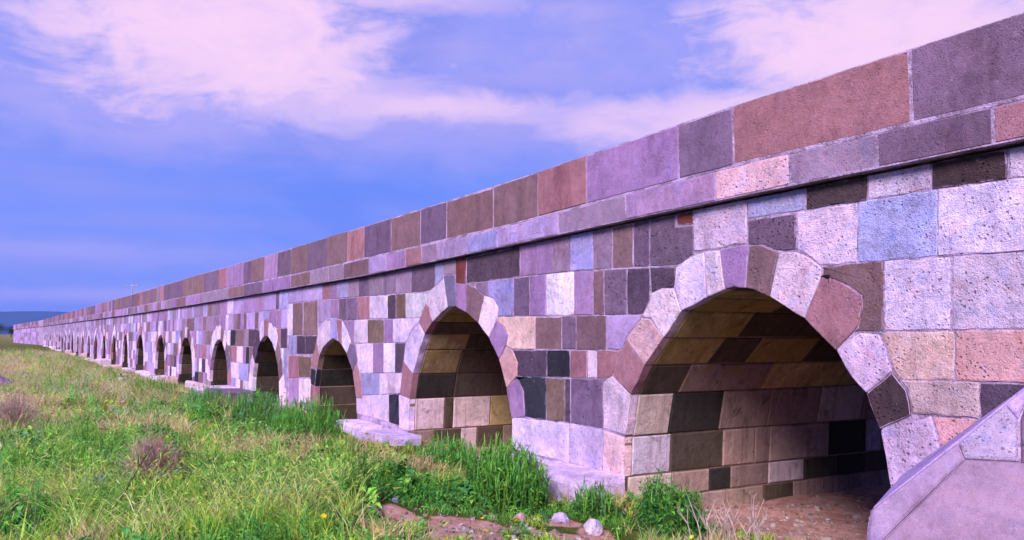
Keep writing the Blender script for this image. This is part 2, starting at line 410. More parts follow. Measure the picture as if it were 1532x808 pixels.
# ---------------------------------------------------------------- stone colours
PAL = {  # (sRGB as the stone reads in daylight, surface roughness 0 sawn .. 1 rugged)
    'w': ((222, 192, 240), .8), 'ww': ((234, 208, 246), .8), 'wp': ((236, 200, 236), .8), 'wc': ((222, 188, 222), .8),
    'bb': ((184, 180, 244), .9), 'bl': ((164, 150, 208), .6), 'cr': ((230, 182, 188), .8), 'cg': ((206, 168, 178), .9),
    'pe': ((224, 172, 190), .8), 'or': ((212, 152, 162), .5), 'ro': ((164, 108, 124), .35), 'br': ((132, 96, 108), .35),
    'bd': ((78, 58, 66), .7), 'pu': ((120, 92, 124), .5), 'pd': ((90, 68, 92), .7), 'ma': ((160, 118, 172), .3),
    'li': ((176, 142, 200), .35), 'gm': ((148, 118, 148), .35), 'gs': ((112, 100, 134), .3), 'bk': ((50, 48, 64), .6),
    'oc': ((124, 96, 88), .6), 'rd': ((116, 54, 54), .4),
    'st': ((172, 140, 178), .15), 'sl': ((166, 130, 164), .12), 'rs': ((204, 176, 214), .5),
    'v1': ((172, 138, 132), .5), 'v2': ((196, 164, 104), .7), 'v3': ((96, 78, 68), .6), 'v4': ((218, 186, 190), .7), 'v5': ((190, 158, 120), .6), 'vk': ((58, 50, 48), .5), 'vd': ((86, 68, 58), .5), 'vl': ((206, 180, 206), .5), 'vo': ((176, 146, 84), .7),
}
ALB = 0.76
LIGHT = (0.94, 0.955, 0.965)      # colour of the daylight on the wall, taken out of the observed colours


def stone(code, vary=0.07):
    c, rough = PAL[code]
    l = lin(c)
    g_ = .3 * l[0] + .6 * l[1] + .1 * l[2]
    l = tuple(v + (g_ - v) * .12 for v in l)
    k = (1 + random.uniform(-vary, vary) * 2) * (1.3 if code in ('w', 'ww', 'wp', 'wc', 'cr', 'pe') else 1.0 if code[0] == 'v' or code in ('sl', 'st', 'rs') else 1.36)
    return (l[0] * ALB * k / LIGHT[0], l[1] * ALB * k * (1 + random.uniform(-vary, vary) * .5) / LIGHT[1],
            l[2] * ALB * k * (1 + random.uniform(-vary, vary)) / LIGHT[2], rough)


# ---------------------------------------------------------------- materials
def new_mat(name):
    m = bpy.data.materials.new(name)
    m.use_nodes = True
    return m, NT(m.node_tree)


def finish(N, color, rough=0.9, bump=None, bump_dist=0.01, bump_str=1.0, spec=0.2):
    out = N.n('ShaderNodeOutputMaterial')
    p = N.n('ShaderNodeBsdfPrincipled')
    N.put(p.inputs['Base Color'], color)
    N.put(p.inputs['Roughness'], rough)
    p.inputs['Specular IOR Level'].default_value = spec
    if bump is not None:
        b = N.n('ShaderNodeBump')
        b.inputs['Strength'].default_value = bump_str
        b.inputs['Distance'].default_value = bump_dist
        N.put(b.inputs['Height'], bump)
        N.put(p.inputs['Normal'], b.outputs[0])
    N.put(out.inputs['Surface'], p.outputs[0])
    return p


def mat_stone():
    m, N = new_mat('cut_stone')
    at = N.n('ShaderNodeAttribute', attribute_name='tint')
    sd = N.n('ShaderNodeAttribute', attribute_name='seed')
    pos = N.n('ShaderNodeNewGeometry').outputs['Position']
    off = N.n('ShaderNodeCombineXYZ', i_0=sd.outputs['Fac'], i_1=N.math('MULTIPLY', sd.outputs['Fac'], 3.1), i_2=N.math('MULTIPLY', sd.outputs['Fac'], 7.7)).outputs[0]
    c = N.vmath('ADD', pos, off)
    col, rough = at.outputs['Color'], at.outputs['Alpha']
    n1 = N.noise(c, 3.2, 4, .6, .4)
    n2 = N.noise(c, 16, 4, .65)
    n3 = N.noise(c, 110, 3, .7)
    n5 = N.noise(c, 38, 3, .65)
    n4 = N.noise(c, 5.5, 3, .6, 1.0, color=True)
    lum = N.n('ShaderNodeRGBToBW', i_0=col).outputs[0]
    light = N.ramp(lum, .1, .34)                                   # pale limestone shows tinted clouding
    v = N.math('ADD', N.math('ADD', N.math('MULTIPLY', N.math('SUBTRACT', n1, .5), 1.05), N.math('MULTIPLY', N.math('SUBTRACT', n2, .5), .9)),
               N.math('MULTIPLY', N.math('SUBTRACT', n3, .5), 1.0))
    v = N.math('ADD', 1.0, N.math('MULTIPLY', v, N.ramp(rough, .2, .9, .75, 1.15)))
    c1 = N.scale(col, v)
    sep = N.n('ShaderNodeSeparateColor', i_0=n4)
    blu = N.math('MULTIPLY', N.ramp(sep.outputs[0], .53, .68), N.math('MULTIPLY', light, .5))
    pea = N.math('MULTIPLY', N.ramp(sep.outputs[1], .53, .66), N.math('MULTIPLY', light, .55))
    c1 = N.mix(blu, c1, N.vmath('MULTIPLY', c1, (.70, .88, 1.16)))
    c1 = N.mix(pea, c1, N.vmath('MULTIPLY', c1, (1.08, .93, .86)))
    brn = N.math('MULTIPLY', N.ramp(sep.outputs[2], .55, .7), N.math('MULTIPLY', N.math('SUBTRACT', 1.0, light), .55))
    c1 = N.mix(brn, c1, N.vmath('MULTIPLY', c1, (1.1, .95, .84)))
    # vesicles and pits
    vo = N.n('ShaderNodeTexVoronoi', i_Vector=N.vmath('ADD', c, N.scale(N.noise(c, 30, 2, .5, 0, True), .02)))
    vo.inputs['Scale'].default_value = 27
    pit = N.math('MULTIPLY', N.ramp(vo.outputs['Distance'], N.ramp(N.noise(c, 13, 2), .35, .7, .18, .42), .1), N.ramp(N.noise(c, 4, 3), .4, .55))
    vo2 = N.n('ShaderNodeTexVoronoi', i_Vector=c)
    vo2.inputs['Scale'].default_value = 95
    pit2 = N.math('MULTIPLY', N.ramp(vo2.outputs['Distance'], .34, .1), N.ramp(N.noise(c, 9, 3), .42, .56))
    p_all = N.math('MAXIMUM', N.math('MULTIPLY', pit, N.ramp(rough, .22, .5, .15, 1.0)), N.math('MULTIPLY', pit2, N.ramp(rough, .1, .4, .15, .8)))
    c1 = N.mix(N.math('MULTIPLY', p_all, N.ramp(light, 0, 1, .8, .5)), c1, N.vmath('MULTIPLY', c1, (.28, .24, .27)))
    stain = N.math('MULTIPLY', N.ramp(N.noise(N.vmath('MULTIPLY', c, (1.0, 1.0, .45)), 2.2, 5, .65, .8), .5, .7), .55)
    c1 = N.mix(stain, c1, N.vmath('MULTIPLY', c1, (.62, .52, .56)))
    # weathering that runs on from block to block: rain runs, soot, a grimy foot
    runs = N.math('MULTIPLY', N.ramp(N.noise(N.vmath('MULTIPLY', pos, (3.2, 3.2, .32)), 1.5, 5, .65, .25), .52, .7), .34)
    c1 = N.mix(runs, c1, N.vmath('MULTIPLY', c1, (.5, .43, .44)))
    blot = N.math('MULTIPLY', N.ramp(N.noise(pos, 1.3, 6, .7, .5), .53, .68), .3)
    c1 = N.mix(blot, c1, N.vmath('MULTIPLY', c1, (.78, .62, .58)))
    # lime wash and salt bloom left by the pointing
    salt = N.math('MULTIPLY', N.ramp(N.noise(c, 13, 6, .78, .1), .58, .72), N.ramp(light, 0, 1, .3, .6))
    c1 = N.mix(salt, c1, lin((196, 170, 205)))
    h = N.math('ADD', N.math('MULTIPLY', n5, N.math('MULTIPLY', rough, 1.0)), N.math('MULTIPLY', n3, N.math('ADD', .16, N.math('MULTIPLY', rough, .8))))
    h = N.math('SUBTRACT', N.math('ADD', h, N.math('MULTIPLY', n2, N.math('MULTIPLY', rough, .75))), N.math('MULTIPLY', p_all, .8))
    finish(N, c1, .92, h, .02, 1.0, .15)
    return m


def mat_vault():
    """stone under the vaults: soot, damp streaks, ochre algae"""
    m, N = new_mat('vault_stone')
    at = N.n('ShaderNodeAttribute', attribute_name='tint')
    sd = N.n('ShaderNodeAttribute', attribute_name='seed')
    pos = N.n('ShaderNodeNewGeometry').outputs['Position']
    off = N.n('ShaderNodeCombineXYZ', i_0=sd.outputs['Fac'], i_1=N.math('MULTIPLY', sd.outputs['Fac'], 3.1), i_2=N.math('MULTIPLY', sd.outputs['Fac'], 7.7)).outputs[0]
    c = N.vmath('ADD', pos, off)
    col = at.outputs['Color']
    n1, n2, n3 = N.noise(c, 2.6, 5, .65, .8), N.noise(c, 14, 4, .65), N.noise(c, 80, 3, .7)
    run = N.noise(N.vmath('MULTIPLY', pos, (2.0, 7.0, .5)), 1.6, 5, .65, .3)
    v = N.math('ADD', N.math('MULTIPLY', N.math('SUBTRACT', n1, .5), 1.1), N.math('ADD', N.math('MULTIPLY', N.math('SUBTRACT', n2, .5), .7), N.math('MULTIPLY', N.math('SUBTRACT', n3, .5), .5)))
    c1 = N.scale(col, N.math('ADD', 1.0, v))
    c1 = N.mix(N.math('MULTIPLY', N.ramp(run, .5, .68), .55), c1, N.vmath('MULTIPLY', c1, (.45, .42, .38)))
    pale = N.ramp(N.n('ShaderNodeRGBToBW', i_0=col).outputs[0], .03, .16)
    hi = N.ramp(N.n('ShaderNodeSeparateXYZ', i_0=pos).outputs[2], .7, 1.4, .05, 1.0)     # algae keeps to the damp crown
    c1 = N.mix(N.math('MULTIPLY', N.math('MULTIPLY', N.ramp(N.noise(pos, 3.2, 5, .7, .3), .46, .66), .6), N.math('MULTIPLY', pale, hi)), c1, lin((140, 116, 40)))
    c1 = N.mix(N.math('MULTIPLY', N.ramp(N.noise(pos, 5.0, 5, .7, .5), .56, .7), .6), c1, lin((70, 58, 40)))
    c1 = N.mix(N.math('MULTIPLY', N.ramp(N.noise(pos, 9.0, 5, .7), .62, .74), N.math('MULTIPLY', pale, .35)), c1, lin((190, 165, 165)))
    finish(N, c1, .92, N.math('ADD', N.math('MULTIPLY', n3, .6), n2), .018, 1.0, .15)
    return m


def mat_mortar():
    m, N = new_mat('lime_mortar')
    pos = N.n('ShaderNodeNewGeometry').outputs['Position']
    n1, n2 = N.noise(pos, 5, 4, .6), N.noise(pos, 40, 4, .7)
    a = lin((226, 192, 234))
    c = N.mix(N.ramp(n1, .35, .65), tuple(v * .76 for v in a), tuple(v * .54 for v in lin((206, 170, 205))))
    c = N.mix(N.math('MULTIPLY', N.ramp(N.math('ADD', N.math('MULTIPLY', n2, .6), N.math('MULTIPLY', n1, .4)), .5, .62), .7), c, lin((118, 92, 116)))
    finish(N, c, .95, N.math('ADD', n2, n1), .02, 1.0, .1)
    return m


def mat_vault_mortar():
    m, N = new_mat('damp_mortar')
    pos = N.n('ShaderNodeNewGeometry').outputs['Position']
    n1, n2 = N.noise(pos, 3, 4, .6), N.noise(pos, 40, 4, .7)
    c = N.mix(N.ramp(n1, .35, .65), lin((150, 120, 112)), lin((112, 90, 70)))
    finish(N, c, .95, N.math('ADD', n2, n1), .02, 1.0, .1)
    return m


def leaf_mat(name, rgb=None, var=0.35, trans=0.35, instanced=False):
    m, N = new_mat(name)
    if rgb is None:
        at = N.n('ShaderNodeAttribute', attribute_name='tint')
        if instanced:
            at.attribute_type = 'INSTANCER'
        col = at.outputs['Color']
    else:
        col = rgb
    pos = N.n('ShaderNodeNewGeometry').outputs['Position']
    n = N.noise(pos, 14, 2, .6)
    if isinstance(col, tuple):
        col = N.mix(1.0, tuple(col), (1, 1, 1), 'MULTIPLY')
    c = N.scale(col, N.ramp(n, .3, .7, 1 - var, 1 + var, False))
    out = N.n('ShaderNodeOutputMaterial')
    p = N.n('ShaderNodeBsdfPrincipled')
    N.put(p.inputs['Base Color'], c)
    p.inputs['Roughness'].default_value = .65
    p.inputs['Specular IOR Level'].default_value = .25
    t = N.n('ShaderNodeBsdfTranslucent')
    N.put(t.inputs['Color'], N.vmath('MULTIPLY', c, (1.15, 1.15, .7)))
    mx = N.n('ShaderNodeMixShader')
    mx.inputs[0].default_value = trans
    N.put(mx.inputs[1], p.outputs[0]); N.put(mx.inputs[2], t.outputs[0])
    N.put(out.inputs['Surface'], mx.outputs[0])
    return m


def mat_ground():
    m, N = new_mat('meadow_soil')
    pos = N.n('ShaderNodeNewGeometry').outputs['Position']
    n1, n2, n3 = N.noise(pos, .9, 4, .6, .4), N.noise(pos, 6, 4, .65), N.noise(pos, 45, 4, .7)
    soil = N.mix(N.ramp(n2, .35, .65), lin((176, 124, 112)), lin((206, 156, 150)))
    soil = N.mix(N.math('MULTIPLY', N.ramp(n3, .5, .7), .6), soil, lin((130, 92, 80)))
    turf = N.mix(N.ramp(n2, .3, .7), lin((66, 84, 30)), lin((104, 100, 48)))  # turf colour kept dark to stand in for shadow between the blades
    turf = N.mix(N.math('MULTIPLY', N.ramp(n3, .45, .7), .6), turf, lin((58, 50, 30)))
    sp = N.n('ShaderNodeSeparateXYZ', i_0=pos)
    bare = N.n('ShaderNodeAttribute', attribute_name='bare').outputs['Fac']
    c = N.mix(N.ramp(N.math('ADD', bare, N.math('MULTIPLY', N.math('SUBTRACT', n2, .5), .5)), .4, .62), turf, soil)
    far = N.ramp(N.vmath('LENGTH', pos, (0, 0, 0), 1), 60, 400)
    c = N.mix(far, c, N.mix(N.noise(pos, .012, 4, .6), lin((120, 112, 60)), lin((146, 124, 84))))
    finish(N, c, .95, N.math('ADD', n3, n2), .03, 1.0, .05)
    return m


def mat_shaded_lining():
    m, N = new_mat('shaded_lining')
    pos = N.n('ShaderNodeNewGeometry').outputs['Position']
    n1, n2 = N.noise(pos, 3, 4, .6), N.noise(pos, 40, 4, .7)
    c = N.mix(N.ramp(n1, .35, .65), lin((78, 62, 52)), lin((54, 44, 36)))  # vault shade put into the colour so far openings read dark
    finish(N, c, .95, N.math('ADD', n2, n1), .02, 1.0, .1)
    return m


SHADED = mat_shaded_lining()
STONE, MORTAR, DAMP, VAULT = mat_stone(), mat_mortar(), mat_vault_mortar(), mat_vault()


# ---------------------------------------------------------------- 2-D polygon tools for the masonry
def area(p):
    return .5 * sum(p[i - 1][0] * p[i][1] - p[i][0] * p[i - 1][1] for i in range(len(p)))


def ccw(p):
    p = [tuple(map(float, q)) for q in p]
    return p if area(p) > 0 else p[::-1]


def inside(pt, poly):
    x, y = pt
    c = False
    for i in range(len(poly)):
        x1, y1 = poly[i - 1]; x2, y2 = poly[i]
        if (y1 > y) != (y2 > y) and x < (x2 - x1) * (y - y1) / (y2 - y1) + x1:
            c = not c
    return c


def bbox(p):
    xs = [q[0] for q in p]; zs = [q[1] for q in p]
    return min(xs), max(xs), min(zs), max(zs)


def subtract(poly, cutters):
    """pieces of poly outside every cutter (list of simple loops, ccw)"""
    poly = ccw(poly)
    b = bbox(poly)
    cut = []
    for c in cutters:
        d = bbox(c)
        if d[0] < b[1] and d[1] > b[0] and d[2] < b[3] and d[3] > b[2]:
            cut.append(ccw(c))
    if not cut:
        return [poly]
    vs, es = [], []
    for c in [poly] + cut:
        s = len(vs)
        vs += [Vector(q) for q in c]
        es += [(s + i, s + (i + 1) % len(c)) for i in range(len(c))]
    r = geometry.delaunay_2d_cdt(vs, es, [], 0, 1e-5)
    V = [tuple(q) for q in r[0]]
    keep = []
    for f in r[2]:
        m = (sum(V[i][0] for i in f) / len(f), sum(V[i][1] for i in f) / len(f))
        if inside(m, poly) and not any(inside(m, c) for c in cut):
            f = list(f)
            keep.append(f if area([V[i] for i in f]) > 0 else f[::-1])
    ed = {}
    for f in keep:
        for i in range(len(f)):
            ed[(f[i - 1], f[i])] = 1
    nxt = {}
    for (a, c) in ed:
        if (c, a) not in ed:
            nxt.setdefault(a, []).append(c)
    loops = []
    while nxt:
        s = next(iter(nxt))
        loop = [s]
        cur = s
        while True:
            l = nxt.get(cur)
            if not l:
                break
            n = l.pop()
            if not l:
                del nxt[cur]
            if n == s:
                break
            loop.append(n)
            cur = n
        p = [V[i] for i in loop]
        if len(p) > 2 and area(p) > .004:
            loops.append(p)
    return loops


def simplify(p, eps=.004):
    q = []
    for i in range(len(p)):
        a, b, c = p[i - 1], p[i], p[(i + 1) % len(p)]
        if math.dist(a, b) < eps:
            continue
        q.append(b)
    return q


def inset(p, d):
    n = len(p)
    res = []
    for i in range(n):
        a, b, c = p[i - 1], p[i], p[(i + 1) % n]
        e1 = (b[0] - a[0], b[1] - a[1]); e2 = (c[0] - b[0], c[1] - b[1])
        l1 = math.hypot(*e1) or 1e-9; l2 = math.hypot(*e2) or 1e-9
        n1 = (-e1[1] / l1, e1[0] / l1); n2 = (-e2[1] / l2, e2[0] / l2)
        m = (n1[0] + n2[0], n1[1] + n2[1])
        k = max(.45, (1 + n1[0] * n2[0] + n1[1] * n2[1]))
        res.append((b[0] + m[0] * d / k, b[1] + m[1] * d / k))
    return res


def roughen(p, step, amp, round_c=0.0):
    """resample a loop and wobble it so no edge is ruled"""
    out = []
    n = len(p)
    for i in range(n):
        a, b = p[i], p[(i + 1) % n]
        l = math.dist(a, b)
        k = max(1, int(l / step + .5))
        nx, nz = (-(b[1] - a[1]) / (l or 1), (b[0] - a[0]) / (l or 1))
        for j in range(k):
            t = j / k
            w = random.gauss(0, amp)
            if j == 0:
                w = abs(w) + round_c
                cx = sum(q[0] for q in p) / n; cz = sum(q[1] for q in p) / n
                dx, dz = cx - a[0], cz - a[1]
                dl = math.hypot(dx, dz) or 1
                out.append((a[0] + dx / dl * w, a[1] + dz / dl * w))
            else:
                out.append((a[0] + (b[0] - a[0]) * t + nx * w, a[1] + (b[1] - a[1]) * t + nz * w))
    return out


def prism(p, y_front, y_back, bevel):
    """block whose face is loop p (x,z); front ring bevelled"""
    n = len(p)
    q = [(a[0] + (b[0] - a[0]) * w, a[1] + (b[1] - a[1]) * w) for a, b, w in zip(p, inset(p, bevel), [random.uniform(.5, 2.4) for _ in p])]
    if area(q) < area(p) * .3:
        q = [((a[0] * .9 + .1 * sum(t[0] for t in p) / n), (a[1] * .9 + .1 * sum(t[1] for t in p) / n)) for a in p]
    v = [(a[0], y_back, a[1]) for a in p] + [(a[0], y_front + bevel, a[1]) for a in p] + [(a[0], y_front, a[1]) for a in q]
    f = []
    for i in range(n):
        j = (i + 1) % n
        f.append((i, j, n + j, n + i))
        f.append((n + i, n + j, 2 * n + j, 2 * n + i))
    f.append(tuple(range(2 * n, 3 * n)))
    return v, f


class Joined:
    """collects blocks that are too small or too many to stand as objects"""
    def __init__(self):
        self.v, self.f, self.t = [], [], []

    def add(self, v, f, tint):
        s = len(self.v)
        self.v += v
        self.f += [tuple(i + s for i in q) for q in f]
        sd = random.random() * 50
        self.t += [(*tint, sd)] * len(f)

    def build(self, name, mat, parent):
        if not self.f:
            return
        v = [bend(*q) for q in self.v]
        o = mesh_obj(name, v, self.f, mat, parent, self.t)
        o['kind'] = 'stuff'
        return o


BEND_X, BEND_A = -168.0, R(5.0)


def bend(x, y, z):
    if x > BEND_X:
        return (x, y, z)
    d = BEND_X - x
    return (BEND_X - d * math.cos(BEND_A) - y * math.sin(BEND_A), y * math.cos(BEND_A) - d * math.sin(BEND_A), z)


def prof(tab):
    xs = [t[0] for t in tab]; zs = [t[1] for t in tab]
    return lambda x: float(np.interp(x, xs, zs))


z_top = prof([(-290, 2.5), (-220, 3.5), (-168, 4.0), (-130, 3.92), (-81, 3.75), (-48, 3.64), (-30, 3.62), (-19.5, 3.58), (-10, 3.6), (-5.6, 3.685), (-3, 3.70), (8, 3.70)])
z_ct = prof([(-290, 1.9), (-220, 2.85), (-168, 3.3), (-130, 3.2), (-48, 2.98), (-32, 2.963), (-19.3, 2.955), (-10, 3.014), (-5.6, 3.123), (-3, 3.128), (8, 3.128)])
z_cb = prof([(-290, 1.6), (-220, 2.5), (-168, 2.92), (-130, 2.83), (-47, 2.622), (-32, 2.631), (-14.4, 2.676), (-8.4, 2.79), (-5, 2.852), (-3, 2.867), (8, 2.867)])


def ground_z(x, y):
    x = np.asarray(x, dtype=float); y = np.asarray(y, dtype=float)
    s = lambda a, lo, hi: (lambda t: t * t * (3 - 2 * t))(np.clip((a - lo) / (hi - lo), 0, 1))
    z = -.13 * s(y, -2.6, -.6) - .2 * s(-x, 12, 45)
    z = z + .05 * np.sin(x * .9 + 1.3) * np.sin(y * 1.1 + .4) + .03 * np.sin(x * 2.3 + y * 1.7) + .018 * np.sin(x * 5.1 - y * 4.3)
    z = z - .19 * s(y, -.1, 1.3) * (1 - s(y, 5.5, 8))
    near = 1 - s(np.hypot(x, y), 60, 200)
    z = z * near - .2 * (1 - near)
    z = z + .9 * s(-x, 175, 330) * s(-y, -2, 12)
    return z


# ---------------------------------------------------------------- the bridge
bridge = empty('stone_bridge', (-40, 3, -.2))
tag(bridge, 'long low stone bridge of many pointed arches in lilac, white and dark blocks', 'bridge')
PARENT_LOC[bridge.name] = Vector((-40, 3, -.2))
DEPTH = 6.0


def gen_arch(xc, a=1.42, zs=.1, zc=1.56, z0=-.7, n=11):
    h = zc - zs
    c = (h * h - a * a) / (2 * a)
    Rr = a + c
    th = math.acos(max(-1, min(1, c / Rr)))       # angle from spring to crown
    half = []
    m = (n + 1) // 2
    for i in range(m):
        t = th * i / (m - .5)
        half.append((-(Rr * math.cos(t) - c), zs + Rr * math.sin(t)))
    pts = [(xc + x, z) for x, z in half] + [(xc - x, z) for x, z in half[::-1]]
    opening = [(pts[0][0], z0)] + pts + [(pts[-1][0], z0)]
    vs = []
    for i in range(len(pts) - 1):
        p, q = pts[i], pts[i + 1]
        t = random.uniform(.34, .5)
        if i == m - 1:
            t += .05
        ctr = (xc, zs - .25)
        def outp(r, k):
            dx, dz = r[0] - ctr[0], r[1] - ctr[1]
            l = math.hypot(dx, dz)
            return (r[0] + dx / l * k, r[1] + dz / l * k)
        mid = ((p[0] + q[0]) / 2, (p[1] + q[1]) / 2)
        poly = [p, outp(p, t * random.uniform(.85, 1)), outp(mid, t * random.uniform(1.0, 1.15)), outp(q, t * random.uniform(.85, 1)), q]
        vs.append((random.choice(['ww', 'wp', 'w', 'ro', 'br', 'ma', 'pu', 'wp', 'ww', 'pd', 'ro', 'li']), poly))
    return opening, vs


OPEN1.insert(1, (-7.445, -.14)); OPEN1[0] = (-7.463, -.6)
OPEN2[0] = (-13.121, -.6)
ARCHES = [(OPEN1, VOUS1), (OPEN2, VOUS2), (OPEN3, VOUS3)]
for xc, a, zc in ((-22.0, 1.32, 1.6), (-27.5, 1.3, 1.47), (-33.1, 1.4, 1.5), (-39.0, 1.3, 1.62), (-45.3, 1.45, 1.6)):
    ARCHES.append(gen_arch(xc, a, .12, zc))
xc = -51.1
while xc > -164:
    ARCHES.append(gen_arch(xc, random.uniform(1.3, 1.48), random.uniform(.0, .15), random.uniform(1.5, 1.65), n=7 if xc < -70 else 9))
    xc -= random.uniform(5.5, 5.95)
ARCHES.append(gen_arch(0.3, 1.6, .12, 2.02, n=13))     # the next arch, beside the photographer

# front sheet of mortar behind the stones, with the openings cut
openings = [ccw(o) for o, _ in ARCHES]
X_L, X_R = -212.0, 6.0
Z_B = -.7


def build_core():
    xs = list(np.arange(X_R, -60, -3.0)) + list(np.arange(-60, X_L, -8.0)) + [X_L]
    loop = [(x, Z_B) for x in xs[::-1]] + [(x, z_cb(x) - .018) for x in xs]
    outs = [inset(o, -.012) for o in openings]
    vs, es = [], []
    for c in [ccw(loop)] + outs:
        s = len(vs)
        vs += [Vector(q) for q in c]
        es += [(s + i, s + (i + 1) % len(c)) for i in range(len(c))]
    r = geometry.delaunay_2d_cdt(vs, es, [], 0, 1e-5)
    V = [tuple(q) for q in r[0]]
    F = []
    boxes = [(bbox(o), o) for o in outs]
    for f in r[2]:
        m = (sum(V[i][0] for i in f) / 3, sum(V[i][1] for i in f) / 3)
        if not inside(m, loop):
            continue
        if any(b[0] < m[0] < b[1] and b[2] < m[1] < b[3] and inside(m, o) for b, o in boxes):
            continue
        F.append(tuple(f))
    n = len(V)
    YF = .004
    v = [bend(x, YF, z) for x, z in V] + [bend(x, DEPTH, z) for x, z in V]
    f = [q for q in F] + [tuple(i + n for i in q[::-1]) for q in F]
    # deck slab between the parapets
    s = len(v)
    for x in xs:
        v += [bend(x, -.02, z_ct(x) - .12), bend(x, DEPTH, z_ct(x) - .12)]
    for i in range(len(xs) - 1):
        f.append((s + 2 * i, s + 2 * i + 2, s + 2 * i + 3, s + 2 * i + 1))
    return mesh_obj('spandrel_wall', v, f, MORTAR, bridge)


core = build_core()

# individual stones: objects while they are large in the picture, joined beyond
NEAR_X = -33.0
n_wall = 0
far_wall = Joined()
all_cut = []
for o, vv in ARCHES:
    all_cut.append(ccw(o))
    for _, p in vv:
        all_cut.append(ccw(p))


def smear(c, n):
    """tints for a prism: pointing mortar dragged over some of the arris"""
    m = tuple(v * .72 for v in lin((224, 190, 232)))
    sd = random.random() * 50
    t = []
    k = random.uniform(.0, .9) if c[1] < .2 else random.uniform(-.3, .25)
    for i in range(n):
        a = max(0, min(1, k + random.uniform(-.35, .35)))
        t.append((*c, sd))
        t.append((*[c[j] + (m[j] - c[j]) * a for j in range(3)], .7, sd))
    t.append((*c, sd))
    return t


def spiky(p):
    """slivers left between a course and an arch ring stay mortar"""
    per = sum(math.dist(p[i - 1], p[i]) for i in range(len(p)))
    return 4 * math.pi * area(p) / (per * per) < .28


def clip_spikes(p, lim=R(24)):
    """drop needle-sharp corners"""
    for _ in range(3):
        q = []
        for i in range(len(p)):
            a, b, c = p[i - 1], p[i], p[(i + 1) % len(p)]
            u, w = (a[0] - b[0], a[1] - b[1]), (c[0] - b[0], c[1] - b[1])
            ang = abs(math.atan2(u[0] * w[1] - u[1] * w[0], u[0] * w[0] + u[1] * w[1]))
            if ang < lim:
                continue
            q.append(b)
        if len(q) == len(p) or len(q) < 3:
            break
        p = q
    return p


x = X_R
while x > -48:
    all_cut.append(ccw([(x, z_cb(x) - .014), (x - 2, z_cb(x - 2) - .014), (x - 2, 4.5), (x, 4.5)]))
    x -= 2


def wall_block(code, poly, proud=None, near=True):
    global n_wall
    rough = PAL[code][1]
    for piece in subtract(poly, all_cut):
        p = clip_spikes(simplify(piece, .012))
        if len(p) < 3 or area(p) < .008:
            continue
        p = inset(p, random.uniform(.002, .006) + .002 * rough)
        if area(p) < .006 or spiky(p):
            continue
        pr = random.uniform(-.001, .006) + .003 * rough if proud is None else proud
        if near and n_wall < 300:
            p2 = roughen(p, .09, .0014 + .003 * rough, .0005 + .002 * rough)
            v, f = prism(p2, -pr, .06, random.uniform(.004, .008))
            mesh_obj('stone_block', v, f, STONE, core, smear(stone(code), len(p2)))
            n_wall += 1
        else:
            v, f = prism(p, -pr, .03, .008)
            c = stone(code)
            t = min(1, max(0, (-poly[0][0] - 38) / 60)) * .55       # distance softening put into the colour: stones blend towards one mean tone
            mean = (.34, .24, .40)
            far_wall.add(v, f, (*[c[i] + (mean[i] - c[i]) * t for i in range(3)], c[3]))


for code, poly in WALL:
    wall_block(code, poly)

UP = ['gm', 'ma', 'li', 'pu', 'gm', 'ma', 'li', 'bl', 'w', 'br']
LOW = ['w', 'ww', 'wp', 'li', 'ma', 'pd', 'br', 'bk', 'ro', 'gm', 'wp', 'bl', 'pu', 'ma', 'li']


FARLOW = ['w', 'wp', 'li', 'ma', 'li', 'gm', 'ww', 'bl', 'ma', 'pu', 'li', 'br']


def random_courses(x0, x1, near):
    """fill x0 > x > x1 with coursed blocks"""
    rows = [1.0, .83, .66, .485, .31, .14, -.03, -.2]
    h = 2.67
    for r in range(len(rows) - 1):
        x = x0
        while x > x1 + .02:
            w = random.choice([.34, .42, .55, .62, .75, .95]) * random.uniform(.85, 1.15)
            w = min(w, x - x1)
            if x - w - x1 < .2:
                w = x - x1
            za, zb = [], []
            zt = [z_cb(q) + .01 if r == 0 else z_cb(q) * rows[r] for q in (x, x - w)]
            zb = [z_cb(q) * rows[r + 1] for q in (x, x - w)]
            code = random.choice(UP if r < 2 else (LOW if x > -40 else FARLOW))
            wall_block(code, [(x, zt[0]), (x - w, zt[1]), (x - w, zb[1]), (x, zb[0])], None, near and x > NEAR_X)
            x -= w


random_courses(-20.12, NEAR_X, True)
random_courses(NEAR_X, -168.0, False)
random_courses(5.9, -2.96, False)
# solid approach past the last arch, where the bridge bends
x = -168.0
while x > -209:
    w = random.uniform(1.2, 3.0)
    for r in range(4):
        zb0, zt0 = -.4 + r * (z_cb(x) + .4) / 4, -.4 + (r + 1) * (z_cb(x) + .4) / 4
        v, f = prism([(x, zb0), (x - w + .05, zb0), (x - w + .05, zt0 - .03), (x, zt0 - .03)][::-1], -.01, .03, .01)
        far_wall.add(v, f, stone(random.choice(['li', 'ma', 'gm', 'li'])))
    x -= w
far_wall.build('distant_stonework', STONE, core)

